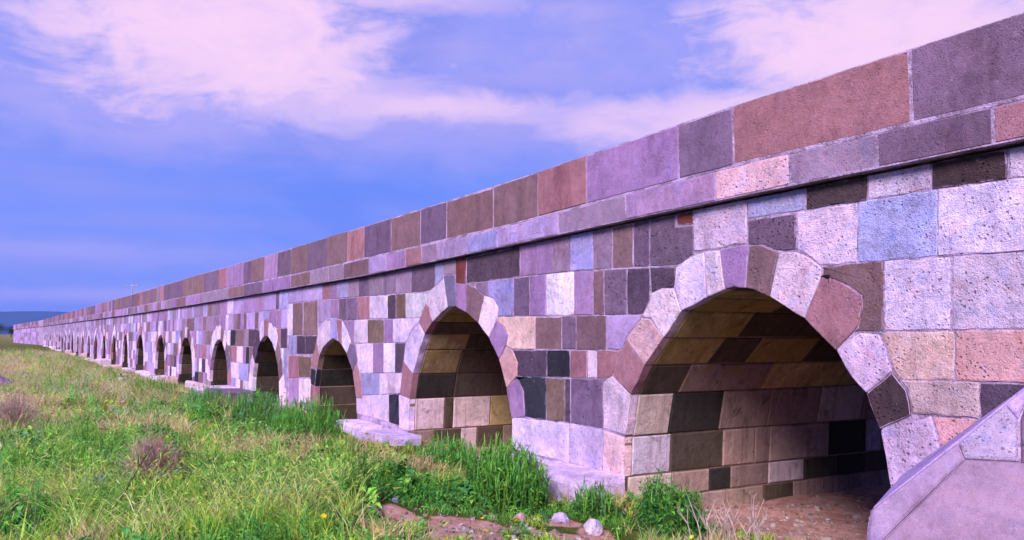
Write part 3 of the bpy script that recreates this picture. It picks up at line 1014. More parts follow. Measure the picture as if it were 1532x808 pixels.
# arches: lining, voussoirs, vault stones
ROWS1 = [   # the side of the nearest vault that faces the photograph: (length along the vault, stone) from the foot upwards
    [(.4, 'v1'), (.5, 'v3'), (.5, 'v1'), (.6, 'v1'), (.5, 'v3'), (.5, 'v1'), (.5, 'v1'), (.6, 'v1'), (.8, 'v1')],
    [(.6, 'v4'), (.55, 'v1'), (.33, 'vk'), (.6, 'v1'), (.6, 'v4'), (.6, 'v3'), (.5, 'vk'), (.6, 'v3'), (.8, 'v1')],
    [(.53, 'vl'), (.77, 'v3'), (.5, 'v1'), (.24, 'v1'), (1.03, 'v1'), (.7, 'vk'), (.3, 'vl'), (.8, 'v1')],
    [(.48, 'v4'), (.74, 'vk'), (.76, 'v1'), (.86, 'v1'), (.8, 'v4'), (.9, 'v1')],
    [(.53, 'v3'), (1.25, 'v1'), (1.3, 'v2'), (.9, 'v2')],
    [(.75, 'v2'), (.55, 'v3'), (.9, 'vo'), (.8, 'v3'), (.9, 'v2')],
    [(.9, 'v2'), (.8, 'v3'), (.7, 'v3'), (.9, 'vo'), (.8, 'v1')],
    [(1.1, 'vo'), (.8, 'v3'), (.9, 'v2'), (.8, 'v1')],
    [(1.2, 'v2'), (.8, 'v3'), (.9, 'v2'), (.8, 'v1')],
]
ROWS2 = [
    [(.4, 'v1'), (.5, 'v3'), (.3, 'v4'), (.5, 'v3'), (.8, 'v1')],
    [(.53, 'v4'), (.16, 'v3'), (.7, 'v4'), (.5, 'v2'), (.8, 'v1')],
    [(.68, 'vk'), (.9, 'v3'), (.8, 'v3')],
    [(.66, 'v5'), (.9, 'v3'), (.8, 'v3')],
    [(.7, 'v5'), (.9, 'v3'), (.8, 'v3')],
    [(1.0, 'v3'), (.9, 'v3'), (.8, 'v3')],
    [(1.2, 'vo'), (.9, 'v3'), (.8, 'v3')],
]
ROWS3 = [[(1.2, 'vd')], [(1.3, 'vd')], [(1.4, 'vk')], [(1.3, 'vd')], [(1.2, 'vo')], [(1.2, 'vo')]]
n_vault = n_vous = 0
far_arch = Joined()
far_vault = Joined()
for ai, (op, vous) in enumerate(ARCHES):
    is_near = ai < 8 or ai == len(ARCHES) - 1
    # lining: the intrados pushed 12 mm outwards
    lo = inset(ccw(op), -.012)
    lo = lo if lo[0][0] < lo[-1][0] else lo[::-1]
    # order the outline from the left foot to the right foot
    pts = [tuple(p) for p in op]
    if pts[0][0] > pts[-1][0]:
        pts = pts[::-1]
    m = len(pts)

    def outward(i, d):
        a = pts[max(0, i - 1)]; b = pts[min(m - 1, i + 1)]
        e = (b[0] - a[0], b[1] - a[1]); l = math.hypot(*e)
        return (pts[i][0] - e[1] / l * d, pts[i][1] + e[0] / l * d)
    ring = [outward(i, .012) for i in range(m)]
    v = [(x, .012, z) for x, z in ring] + [(x, DEPTH, z) for x, z in ring]
    f = [(i, i + 1, m + i + 1, m + i) for i in range(m - 1)]
    lining = mesh_obj('arch', v, f, DAMP if ai < 3 else SHADED, bridge)
    # voussoirs, each reaching back into the vault
    depths = {}
    for vi, (code, poly) in enumerate(vous):
        p = ccw(poly)
        dep = .10
        if is_near and n_vous < 290:
            p = simplify(p, .01)
            p = inset(p, random.uniform(.003, .007))
            rough = PAL[code][1]
            p = roughen(p, .09, .0014 + .0024 * rough, .0005 + .0015 * rough)
            v, f = prism(p, -.004 - random.uniform(0, .008), dep, random.uniform(.004, .008))
            mesh_obj('voussoir', v, f, STONE, lining, smear(stone(code), len(p)))
            n_vous += 1
        else:
            v, f = prism(inset(p, .008), -.015, dep, .01)
            far_arch.add(v, f, stone(code))
        depths[vi] = dep
    if ai > 6 and ai != len(ARCHES) - 1:
        for i in range(m - 1):      # one plain run of lining stones for the far ones
            pass
    # vault stones row by row (a row = one segment of the outline)
    if not is_near:
        continue
    row = -1
    for i in range(m - 1):
        p, q = pts[i], pts[i + 1]
        if math.dist(p, q) < .12 and ai > 0:
            pass
        row += 1
        po, qo = outward(i, .11), outward(i + 1, .11)
        foot = i == 0 or i == m - 2 or (ai == 0 and i == 1)
        y = .06 if foot else .105
        rows_ = (ROWS1, ROWS2, ROWS3)[ai] if ai < 3 else None
        seq = rows_[row] if rows_ and row < len(rows_) else None
        k = 0
        while y < (5.2 if ai < 3 else 2.4):
            if seq and k < len(seq):
                ln, code = seq[k]
            else:
                ln = random.uniform(.45, 1.0)
                zc_ = (p[1] + q[1]) / 2
                if ai < 2:
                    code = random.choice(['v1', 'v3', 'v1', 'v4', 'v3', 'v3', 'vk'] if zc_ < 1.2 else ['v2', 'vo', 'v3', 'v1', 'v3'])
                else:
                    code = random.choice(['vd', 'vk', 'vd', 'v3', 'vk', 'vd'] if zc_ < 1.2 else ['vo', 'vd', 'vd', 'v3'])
            k += 1
            y0, y1 = y + .006, y + ln - .006
            y += ln
            g = .02 + random.uniform(0, .006)
            L = math.dist(p, q)
            t0, t1 = min(.3, .008 / L), 1 - min(.3, .008 / L)
            li_ = random.uniform(-.012, .004)
            lerp2 = lambda a, b, t: (a[0] + (b[0] - a[0]) * t, a[1] + (b[1] - a[1]) * t)
            inn = [lerp2(p, q, t0), lerp2(p, q, t1)]
            oo = [lerp2(po, qo, t0), lerp2(po, qo, t1)]
            nx = [((a[0] - b[0]), (a[1] - b[1])) for a, b in zip(inn, oo)]
            inn = [(a[0] - d[0] * .0 + d[0] / .11 * (-li_ if li_ > 0 else -li_ * .6), a[1] + d[1] / .11 * (-li_ if li_ > 0 else -li_ * .6)) for a, d in zip(inn, nx)]
            b_ = .012
            lift = lambda a, o_: (a[0] + (o_[0] - a[0]) * b_ / .11, a[1] + (o_[1] - a[1]) * b_ / .11)
            e = [lerp2(inn[0], inn[1], b_ / L), lerp2(inn[0], inn[1], 1 - b_ / L)]
            s0, s1 = lift(inn[0], oo[0]), lift(inn[1], oo[1])
            verts = [(oo[0][0], y0, oo[0][1]), (oo[1][0], y0, oo[1][1]), (oo[1][0], y1, oo[1][1]), (oo[0][0], y1, oo[0][1]),
                     (s0[0], y0, s0[1]), (s1[0], y0, s1[1]), (s1[0], y1, s1[1]), (s0[0], y1, s0[1]),
                     (e[0][0], y0 + b_, e[0][1]), (e[1][0], y0 + b_, e[1][1]), (e[1][0], y1 - b_, e[1][1]), (e[0][0], y1 - b_, e[0][1])]
            faces = [(0, 1, 5, 4), (1, 2, 6, 5), (2, 3, 7, 6), (3, 0, 4, 7), (4, 5, 9, 8), (5, 6, 10, 9), (6, 7, 11, 10), (7, 4, 8, 11), (8, 9, 10, 11)]
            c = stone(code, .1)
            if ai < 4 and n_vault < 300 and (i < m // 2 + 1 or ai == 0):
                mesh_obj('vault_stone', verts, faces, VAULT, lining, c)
                n_vault += 1
            else:
                far_vault.add(verts, faces, c)
far_arch.build('distant_arch_stones', STONE, bridge)
far_vault.build('inner_vault_stones', VAULT, bridge)

# cornice and parapet
def band(name, xs, codes, ztf, zbf, y0, y1, far_name, x_end, wr, gap, near_x):
    corex = list(np.arange(X_R, -60, -3.0)) + list(np.arange(-60, X_L, -8.0)) + [X_L]
    v, f = [], []
    g = .004
    for x in corex:
        zt, zb = ztf(x) - g, zbf(x) + g
        v += [bend(x, y0 + g, zb), bend(x, y0 + g, zt), bend(x, y1, zt), bend(x, y1, zb)]
    for i in range(len(corex) - 1):
        for k in range(4):
            f.append((4 * i + k, 4 * i + (k + 1) % 4, 4 * i + 4 + (k + 1) % 4, 4 * i + 4 + k))
    par = mesh_obj(name, v, f, MORTAR, bridge)
    far = Joined()
    xs = list(xs); codes = list(codes)
    pal = ['pu', 'br', 'pu', 'gm', 'ro', 'ma', 'br'] if name == 'parapet' else ['gm', 'ma', 'br', 'gm', 'li', 'pu']
    # run on to the right past the frame, and to the left to the end
    pre = []
    x = X_R
    while x > xs[0] + .3:
        w = min(random.uniform(*wr), x - xs[0])
        pre.append((x, x - w)); x -= w
    segs = [(a, b, random.choice(pal)) for a, b in pre]
    segs += [(xs[i], xs[i + 1], codes[i]) for i in range(len(xs) - 1)]
    x = xs[-1]
    while x > x_end:
        w = random.uniform(*wr) * (1.0 if x > -60 else 1.6)
        segs.append((x, x - w, random.choice(pal))); x -= w
    for a, b, code in segs:
        up = .0
        lift = .016 if name == 'parapet' else .004
        poly = ccw([(a, zbf(a) + lift), (b, zbf(b) + lift), (b, ztf(b) - .002), (a, ztf(a) - .002)])
        p = inset(poly, gap * random.uniform(.8, 1.3))
        c = stone(code)
        c = (*c[:3], .28 if code not in ('pe', 'li', 'bl') else .6)
        dy = random.uniform(-.006, .004)
        if name == 'parapet':
            dz = random.uniform(-.012, .008)
            p = [(t[0], t[1] + (dz + random.uniform(-.004, .004) if t[1] > (zbf(t[0]) + ztf(t[0])) / 2 else 0)) for t in p]
        n = len(p)
        near = a > near_x
        if near:
            p = roughen(p, .2, .0022, .003)
        n = len(p)
        bv = .008
        q = inset(p, bv)
        vv = [(t[0], y1 - .01, t[1]) for t in p] + [(t[0], y0 + dy + bv, t[1]) for t in p] + [(t[0], y0 + dy, t[1]) for t in q]
        ff = []
        for i in range(n):
            j = (i + 1) % n
            ff += [(i, j, n + j, n + i), (n + i, n + j, 2 * n + j, 2 * n + i)]
        ff.append(tuple(range(2 * n, 3 * n)))
        ff.append(tuple(range(n - 1, -1, -1)))
        if near:
            mesh_obj(name + '_stone', vv, ff, STONE, par, c)
        else:
            far.add(vv, ff, c)
    far.build(far_name, STONE, par)
    return par


band('cornice', CORNICE, CORNICE_C, z_ct, z_cb, -.10, .45, 'distant_cornice_stones', -208, (.6, 1.1), .006, -46)
band('parapet', PARAPET, PARAPET_C, z_top, z_ct, -.082, .33, 'distant_parapet_stones', -208, (.75, 1.3), .007, -60)

# pier plinths: ledges of big stones at the foot of each pier
feet = []
for op, _ in ARCHES:
    xs = [p[0] for p in op]
    feet.append((min(xs), max(xs)))
order = sorted(range(len(ARCHES)), key=lambda i: -feet[i][0])


def rough_box(x0, x1, y0, y1, z0, z1, jit=.02, bev=.03):
    """hewn block, top edges knocked off"""
    v = []
    for (z, s) in ((z0, 0), (z1 - bev, 0), (z1, bev)):
        for (x, y) in ((x0 + s, y0 + s), (x1 - s, y0 + s), (x1 - s, y1), (x0 + s, y1)):
            v.append((x + random.uniform(-jit, jit), y + random.uniform(-jit, jit), z + random.uniform(-jit, jit) * .6))
    f = []
    for k in (0, 4):
        for i in range(4):
            j = (i + 1) % 4
            f.append((k + i, k + j, k + 4 + j, k + 4 + i))
    f.append((8, 9, 10, 11))
    return v, f


far_pl = Joined()
for a, b in zip(order[:-1], order[1:]):
    xr, xl = feet[a][0], feet[b][1]          # pier from xl (left) to xr (right)
    if xr > -3:
        continue
    if a == 0:
        pr, zt = .57, .12
    elif a == 1:
        pr, zt = .5, .06
    else:
        pr, zt = random.uniform(.2, .85), random.uniform(-.12, .12)
    if a == 3:
        pr, zt = 1.1, .14
    n = 2 if a < 4 else random.choice([1, 2, 2, 3])
    if a > 4 and random.random() < .3:
        continue
    xr_ = xr + (.5 if a == 1 else .06)
    cuts = [xl - .05] + [xl + (xr - xl) * (k + random.uniform(-.15, .15)) / n for k in range(1, n)] + [xr_]
    for k in range(n):
        v, f = rough_box(cuts[k] + .01, cuts[k + 1] - .01, -pr * random.uniform(.8, 1.08), .0, -.7, zt + random.uniform(-.05, .03), .03, .045)
        code = random.choice(['wp', 'cr', 'w', 'wc'])
        if a == 3 and k == n - 1:
            code = 'pu'
        if xr > -50:
            mesh_obj('plinth_stone', v, f, STONE, bridge, stone(code))
        else:
            far_pl.add(v, f, stone(code))
far_pl.build('distant_plinth_stones', STONE, bridge)


# cutwater with a sloping cap on the pier right of the nearest arch
def build_cutwater():
    A1 = np.array((-3.513, -1.15, .564))            # nose of the ridge
    T1 = np.array((-3.154, 0.0, 1.321))             # ridge against the wall
    E = np.array((-3.407, -1.328, .344))            # eave under the nose
    dirn = np.array((math.cos(R(36.6)), math.sin(R(36.6)), 0))
    Rr = E + dirn * (1.328 / math.sin(R(36.6)))     # eave back at the wall
    L = np.array((-4.12, 0.0, .60))
    up = np.array((0, 0, .03))
    body = [A1 - up, E - up, Rr - up, T1 - up, L - up]
    base = [(p[0], min(p[1], .0), -.7) for p in (A1, E, Rr, T1, L)]
    v = [tuple(p) for p in body] + base
    f = [(0, 1, 6, 5), (1, 2, 7, 6), (4, 0, 5, 9), (3, 0, 1, 2), (4, 3, 0)]
    cw = mesh_obj('cutwater', v, f, MORTAR, bridge)

    def slab(poly, code, th=.06, gap=.006, lift=0.0, bev=.012):
        P = [np.array(p, dtype=float) for p in poly]
        c = sum(P) / len(P)
        nrm = np.cross(P[1] - P[0], P[2] - P[0]); nrm /= np.linalg.norm(nrm)
        if nrm[2] < -.01 or (abs(nrm[2]) < .2 and nrm[1] > 0):
            P = P[::-1]; nrm = -nrm
        def shrink(d):
            out = []
            for i in range(len(P)):
                a, b, e = P[i - 1], P[i], P[(i + 1) % len(P)]
                u = (a - b) / np.linalg.norm(a - b); w = (e - b) / np.linalg.norm(e - b)
                sn = max(.25, np.linalg.norm(np.cross(u, w)))
                out.append(b + (u + w) * d / sn)
            return out
        o, q = shrink(gap), shrink(gap + bev)
        n = len(P)
        vv = [tuple(p - nrm * th) for p in o] + [tuple(p + nrm * (lift - bev)) for p in o] + [tuple(p + nrm * lift) for p in q]
        ff = []
        for i in range(n):
            j = (i + 1) % n
            ff += [(i, j, n + j, n + i), (n + i, n + j, 2 * n + j, 2 * n + i)]
        ff.append(tuple(range(2 * n, 3 * n)))
        mesh_obj('cap_stone', vv, ff, STONE, cw, stone(code, .03))
    mixp = lambda a, b, t: a + (b - a) * t
    # near slope: worn ridge strip, white upper stone, dark stone behind it, long lower slab
    S0 = np.array((-3.322, -.559, .949)); J = np.array((-3.249, -.605, .863))
    W1 = np.array((-3.217, -.205, 1.185)); W2 = np.array((-3.120, -.235, 1.098)); W3 = np.array((-3.015, -.431, .863))
    JR = mixp(T1, Rr, .469)
    slab([A1, S0, J, E], 'st', gap=.002, lift=.006)
    slab([S0, W1, W2, W3, J], 'rs', lift=.008)
    slab([W1, T1, mixp(W2, T1, .75), W2], 'li', gap=.003, lift=.004)
    slab([W2, mixp(W2, T1, .75), T1, JR, W3], 'pu')
    slab([J, E, mixp(E, Rr, .6), mixp(J, JR, .66)], 'sl', gap=.003)
    slab([mixp(J, JR, .66), mixp(E, Rr, .6), Rr, JR], 'ma')
    # far slope and the upright faces
    slab([T1, L, A1], 'li')
    for p, q in ((E, Rr), (L, A1), (A1, E)):
        for k, (h0, h1) in enumerate(((None, .0), (.0, -.5))):
            for t0, t1, code in ((0, .45, 'li'), (.45, 1, 'wp')):
                a, b = mixp(p, q, t0), mixp(p, q, t1)
                ha, hb = (a[2] - .03, b[2] - .03) if h0 is None else (h0, h0)
                slab([(a[0], a[1], h1), (b[0], b[1], h1), (b[0], b[1], hb), (a[0], a[1], ha)], code, lift=.012)
    return cw


build_cutwater()
# weep hole over the nearest arch: near-black block painted as its inner shade
v, f = rough_box(-4.795, -4.715, -.006, .02, 2.035, 2.095, .008, .003)
mesh_obj('weep_hole', v, f, STONE, core, (.012, .01, .012, .5))

# ---------------------------------------------------------------- ground
def smooth(a, lo, hi):
    t = np.clip((np.asarray(a, float) - lo) / (hi - lo), 0, 1)
    return t * t * (3 - 2 * t)


BARE = [(-6.95, -2.1, .62, .42), (-6.5, -2.35, .5, .35), (-6.1, -1.5, .5, .28), (-7.5, -2.5, .5, .2), (-6.35, -1.15, .25, .2), (-6.8, -1.2, .28, .18), (-7.45, -2.4, .4, .13), (-6.1, -1.4, .45, .15), (-5.85, -1.1, .3, .15), (-6.6, -1.7, .3, .12), (-4.9, -.3, .6, .3), (-13.5, -3.4, .9, .3), (-17, -4, 1.2, .4)]


def bare_amount(x, y):
    """1 where the soil lies open: under the arches, along the wall foot, in trodden patches"""
    x = np.asarray(x, float); y = np.asarray(y, float)
    b = smooth(y, -.25, .35) * (1 - smooth(y, 6.5, 8))
    for (a, c, rx, ry) in BARE:
        d = np.hypot((x - a) / rx, (y - c) / ry)
        b = np.maximum(b, 1 - smooth(d, .5, 1.15))
    return b


def axis(lo, hi, step, far):
    core_ = np.arange(lo, hi + step / 2, step)
    g = [hi]
    s = step
    while g[-1] < far:
        s *= 1.22
        g.append(g[-1] + s)
    h = [lo]
    s = step
    while h[-1] > -far:
        s *= 1.22
        h.append(h[-1] - s)
    return np.concatenate([np.array(h[:0:-1]), core_, np.array(g[1:])])


def build_ground():
    xs, ys = axis(-40, 6, .16, 14000), axis(-9, 4, .16, 14000)
    X, Y = np.meshgrid(xs, ys, indexing='ij')
    Z = ground_z(X, Y)
    nx, ny = len(xs), len(ys)
    v = np.stack([X.ravel(), Y.ravel(), Z.ravel()], 1)
    i = np.arange(nx * ny).reshape(nx, ny)
    q = np.stack([i[:-1, :-1], i[1:, :-1], i[1:, 1:], i[:-1, 1:]], -1).reshape(-1, 4)
    me = bpy.data.meshes.new('ground')
    me.vertices.add(len(v)); me.vertices.foreach_set('co', v.astype(np.float32).ravel())
    me.loops.add(q.size); me.loops.foreach_set('vertex_index', q.astype(np.int32).ravel())
    me.polygons.add(len(q)); me.polygons.foreach_set('loop_start', np.arange(0, q.size, 4, dtype=np.int32))
    me.update(calc_edges=True)
    a = me.attributes.new('bare', 'FLOAT', 'POINT')
    a.data.foreach_set('value', bare_amount(v[:, 0], v[:, 1]).astype(np.float32))
    me.polygons.foreach_set('use_smooth', np.ones(len(q), dtype=bool))
    me.materials.append(mat_ground())
    o = bpy.data.objects.new('ground', me)
    COL.objects.link(o)
    tag(o, 'grassy meadow ground with bare pinkish soil patches beside the bridge', 'ground', kind='structure')


build_ground()


# ---------------------------------------------------------------- plant builders (numpy triangles)
class Plant:
    def __init__(self):
        self.v, self.f, self.t = [], [], []

    def blade(self, p, h, lean, az, w, tint, curve=1.0, face=None):
        """tapered, bending grass blade in three segments"""
        s = len(self.v)
        ca, sa = math.cos(az), math.sin(az)
        fa = az + math.pi / 2 if face is None else face
        wx, wy = math.cos(fa) * w / 2, math.sin(fa) * w / 2
        for k, (t, ww) in enumerate(((0, .8), (.4, 1.0), (.75, .65))):
            o = lean * t ** (1 + curve)
            z = h * t * (1 - .25 * (lean / max(h, .01)) * t * curve * .5)
            c = (p[0] + ca * o, p[1] + sa * o, p[2] + z)
            self.v += [(c[0] - wx * ww, c[1] - wy * ww, c[2]), (c[0] + wx * ww, c[1] + wy * ww, c[2])]
        self.v.append((p[0] + ca * lean, p[1] + sa * lean, p[2] + h * (1 - .25 * lean / max(h, .01) * curve * .5)))
        self.f += [(s, s + 1, s + 3, s + 2), (s + 2, s + 3, s + 5, s + 4), (s + 4, s + 5, s + 6)]
        self.t += [tint] * 3
        return self.v[-1]

    def leaf(self, p, d, l, w, tint, droop=.3):
        """pointed leaf folded along its midrib, from p in direction d"""
        s = len(self.v)
        d = Vector(d).normalized()
        side = d.cross(Vector((0, 0, 1)))
        side = side.normalized() if side.length > 1e-3 else Vector((1, 0, 0))
        up = side.cross(d)
        p = Vector(p)
        m = p + d * l * .45 + up * w * .12
        e = p + d * l - Vector((0, 0, 1)) * l * droop
        self.v += [tuple(p), tuple(m + side * w / 2 + up * w * .15), tuple(e), tuple(m - side * w / 2 + up * w * .15), tuple(m - up * w * .05)]
        self.f += [(s, s + 1, s + 4), (s + 1, s + 2, s + 4), (s + 2, s + 3, s + 4), (s + 3, s, s + 4)]
        self.t += [tint] * 4

    def twig(self, a, b, r0, r1, tint):
        s = len(self.v)
        a, b = Vector(a), Vector(b)
        d = (b - a).normalized()
        u = d.cross(Vector((.3, .2, 1))).normalized(); w = d.cross(u)
        for c, r in ((a, r0), (b, r1)):
            for k in range(3):
                t = k * 2.0944
                self.v.append(tuple(c + u * math.cos(t) * r + w * math.sin(t) * r))
        for k in range(3):
            j = (k + 1) % 3
            self.f.append((s + k, s + j, s + 3 + j, s + 3 + k))
        self.t += [tint] * 3

    def ear(self, p, d, l, w, tint):
        """seed head: slim spindle"""
        s = len(self.v)
        p, d = Vector(p), Vector(d).normalized()
        u = d.cross(Vector((.2, .1, 1))).normalized(); q = d.cross(u)
        self.v.append(tuple(p))
        for k in range(4):
            t = k * math.pi / 2
            self.v.append(tuple(p + d * l * .4 + (u * math.cos(t) + q * math.sin(t)) * w))
        self.v.append(tuple(p + d * l))
        for k in range(4):
            j = (k + 1) % 4
            self.f += [(s, s + 1 + k, s + 1 + j), (s + 5, s + 1 + j, s + 1 + k)]
            self.t += [tint] * 2

    def obj(self, name, mat, parent=None, origin=None):
        t = [(*c[:3], 1.0, 0.0) for c in self.t]
        return mesh_obj(name, self.v, self.f, mat, parent, t, origin)


def jit(c, k=.18):
    g = 1 + random.uniform(-k, k)
    return (c[0] * g * (1 + random.uniform(-k, k) * .6), c[1] * g, c[2] * g * (1 + random.uniform(-k, k) * .6))


GREEN = (0.165, 0.36, 0.05)
DEEP = (0.085, 0.27, 0.045)
LIME = (0.36, 0.46, 0.065)
BLUEG = (0.17, 0.34, 0.17)
STRAW = (0.58, 0.46, 0.22)
TAN = (0.52, 0.34, 0.21)
PINKY = (0.56, 0.38, 0.36)
LEAF = leaf_mat('leaf')
LEAF_I = leaf_mat('meadow_leaf', instanced=True)


def tuft_mesh(name, n, h, spread, w, lean, ears=False, leaves=False):
    P = Plant()
    for _ in range(n):
        a, r = random.uniform(0, 6.283), spread * math.sqrt(random.random())
        p = (r * math.cos(a), r * math.sin(a), -.02)
        hh = h * random.uniform(.55, 1.1)
        az = random.uniform(0, 6.283)
        if leaves:
            P.leaf((p[0], p[1], hh * random.uniform(.1, .8)), (math.cos(az), math.sin(az), random.uniform(-.1, .9)), h * random.uniform(.35, .7), h * random.uniform(.14, .26), (1, 1, 1))
        else:
            tip = P.blade(p, hh, lean * hh * random.uniform(.4, 1.4), az, w * random.uniform(.7, 1.2), (1, 1, 1), face=random.uniform(0, 3.14))
            if ears and random.random() < .5:
                P.ear(tip, (math.cos(az), math.sin(az), random.uniform(-.2, .8)), h * .17, w * .6, (1, 1, 1))
    me = bpy.data.meshes.new(name)
    me.from_pydata(P.v, [], P.f)
    return me


def scatter(name, tuft, pts, rot, scl, tint, label, cat):
    """countless small plants: one object, tufts instanced on points by geometry nodes"""
    me = bpy.data.meshes.new(name)
    n = len(pts)
    me.vertices.add(n)
    me.vertices.foreach_set('co', pts.astype(np.float32).ravel())
    for nm, ty, key, val in (('rot', 'FLOAT_VECTOR', 'vector', rot), ('scl', 'FLOAT', 'value', scl), ('tint', 'FLOAT_COLOR', 'color', tint)):
        at = me.attributes.new(nm, ty, 'POINT')
        at.data.foreach_set(key, val.astype(np.float32).ravel())
    o = bpy.data.objects.new(name, me)
    COL.objects.link(o)
    tuft.materials.append(LEAF_I)
    proto = bpy.data.objects.new(name + '_tuft', tuft)          # mesh source only, not linked to the scene
    g = bpy.data.node_groups.new(name + '_nodes', 'GeometryNodeTree')
    g.interface.new_socket('Geometry', in_out='INPUT', socket_type='NodeSocketGeometry')
    g.interface.new_socket('Geometry', in_out='OUTPUT', socket_type='NodeSocketGeometry')
    gi, go = g.nodes.new('NodeGroupInput'), g.nodes.new('NodeGroupOutput')
    io = g.nodes.new('GeometryNodeObjectInfo'); io.inputs['Object'].default_value = proto
    ip = g.nodes.new('GeometryNodeInstanceOnPoints')

    def attr(nm, ty):
        a = g.nodes.new('GeometryNodeInputNamedAttribute')
        a.data_type = ty
        a.inputs['Name'].default_value = nm
        return a.outputs[0]
    g.links.new(gi.outputs[0], ip.inputs['Points'])
    g.links.new(io.outputs['Geometry'], ip.inputs['Instance'])
    g.links.new(attr('rot', 'FLOAT_VECTOR'), ip.inputs['Rotation'])
    g.links.new(attr('scl', 'FLOAT'), ip.inputs['Scale'])
    g.links.new(ip.outputs[0], go.inputs[0])
    md = o.modifiers.new('scatter', 'NODES')
    md.node_group = g
    tag(o, label, cat, kind='stuff')
    return o


def field_noise(x, y, s, seed):
    """cheap smooth value noise for patchiness"""
    r = np.random.default_rng(seed)
    tab = r.random((64, 64))
    u, v = x / s, y / s
    iu, iv = np.floor(u).astype(int), np.floor(v).astype(int)
    fu, fv = u - iu, v - iv
    fu, fv = fu * fu * (3 - 2 * fu), fv * fv * (3 - 2 * fv)
    T = lambda a, b: tab[a % 64, b % 64]
    return (T(iu, iv) * (1 - fu) + T(iu + 1, iv) * fu) * (1 - fv) + (T(iu, iv + 1) * (1 - fu) + T(iu + 1, iv + 1) * fu) * fv


def sample_points(n, spec_pow, keep):
    """points on the meadow strip, density falling with distance from where one stands"""
    out = []
    while sum(len(o) for o in out) < n:
        u = rng.random(n * 3)
        x = -3.0 - (u ** spec_pow) * 75
        y = rng.uniform(-13, 0.1, n * 3)
        ok = y > -6.6 - (-x) * .06
        b = bare_amount(x, y)
        ok &= (rng.random(n * 3) > b * 1.6)
        ok &= rng.random(n * 3) < keep(x, y)
        out.append(np.stack([x[ok], y[ok]], 1))
    p = np.concatenate(out)[:n]
    z = ground_z(p[:, 0], p[:, 1])
    return np.stack([p[:, 0], p[:, 1], z], 1)


def tints(cols, w, pts, var=.22, seed=3):
    """pick colours by patch noise plus chance"""
    n = len(pts)
    f = field_noise(pts[:, 0], pts[:, 1], .9, seed) * .45 + field_noise(pts[:, 0], pts[:, 1], .3, seed + 40) * .3 + rng.random(n) * .25
    f = f + .32 * smooth(-pts[:, 0], 8, 20) * smooth(-pts[:, 1], 1.6, 3.4)      # the meadow dries out away from the near pier
    r = np.argsort(np.argsort(f)) / n
    edges = np.cumsum(w) / sum(w)
    idx = np.minimum(np.searchsorted(edges, r), len(cols) - 1)
    c = np.array(cols)[idx]
    k = 1.2 * (1 + rng.normal(0, var, (n, 1)))
    c = np.clip(c * k * (1 + rng.normal(0, .08, (n, 3))), .005, .8)
    return np.concatenate([c, np.ones((n, 1))], 1)


def rots(n, tilt=.15):
    return np.stack([rng.normal(0, tilt, n), rng.normal(0, tilt, n), rng.uniform(0, 6.283, n)], 1)


nz = lambda x, y, s, sd: field_noise(x, y, s, sd)


def open_spot(x, y):
    """0 round the trodden soil before the nearest pier, where nothing tall grows"""
    a = smooth(np.hypot((x + 6.6) / 1.6, (y + 2.0) / 1.05), .7, 1.2)
    b = smooth(np.hypot((x + 10.2) / 1.1, (y + 4.2) / .5), .7, 1.2)
    return a * b


def dscale(p, lo, hi):
    d = np.hypot(p[:, 0], p[:, 1] + CAM_D)
    low = (.5 + .5 * smooth(-p[:, 1], .7, 1.9)) * (.5 + .5 * open_spot(p[:, 0], p[:, 1]))                # trodden short along the wall
    return (1 + np.clip(d - 12, 0, 60) * .015) * rng.uniform(lo, hi, len(p)) * low


N_G = 24000
p = sample_points(N_G, 1.9, lambda x, y: .35 + .65 * nz(x, y, 1.3, 11))
scatter('grass', tuft_mesh('grass_tuft', 14, .19, .09, .011, .55), p, rots(N_G), dscale(p, .6, 1.3),
        tints([DEEP, GREEN, LIME, LIME, (.44, .46, .07), STRAW, TAN], [2, 4, 2.5, 3.5, 2.5, 2.6, 2.2], p, .28), 'short mixed green meadow grass covering the ground before the bridge', 'grass')
p = sample_points(9000, 1.8, lambda x, y: np.clip(1.6 * nz(x, y, 1.7, 21) - .25, 0.02, 1) * (.2 + .8 * smooth(-y, 1.6, 4.0)) * open_spot(x, y))
scatter('tall_grass', tuft_mesh('tall_tuft', 12, .34, .08, .009, .75, ears=True), p, rots(9000, .22), dscale(p, .6, 1.15),
        tints([GREEN, DEEP, LIME, (.30, .40, .10), STRAW, TAN], [4, 2, 4, 3, 3, 2], p, .3, seed=5), 'taller seeding yellow green grass nodding across the meadow', 'grass')
p = sample_points(11000, 1.7, lambda x, y: np.clip(4.5 * (nz(x, y, 1.3, 31) * .65 + nz(x, y, .4, 32) * .35 - .52) + .9 * smooth(-x, 11, 24) * smooth(-y, 1.6, 3.4), 0.0, 1) * open_spot(x, y))
scatter('dry_grass', tuft_mesh('dry_tuft', 18, .32, .11, .008, .9), p, rots(11000, .3), dscale(p, .6, 1.3),
        tints([TAN, STRAW, PINKY, (.36, .18, .10)], [2, 2, 2, 1], p, seed=6), 'dry tan and pinkish dead grass in patches', 'grass')
p = sample_points(9500, 1.8, lambda x, y: np.clip(2.0 * nz(x, y, 1.0, 41) - .5, 0.02, 1))
scatter('broadleaf_weeds', tuft_mesh('weed_tuft', 16, .2, .09, .01, .3, leaves=True), p, rots(9500, .2), dscale(p, .6, 1.4),
        tints([DEEP, (.05, .17, .04), GREEN, BLUEG, LIME, (.40, .24, .14)], [3, 3, 3, 2, 2, 1.2], p, .3, seed=8), 'low broad leaved weeds among the grass', 'weeds')


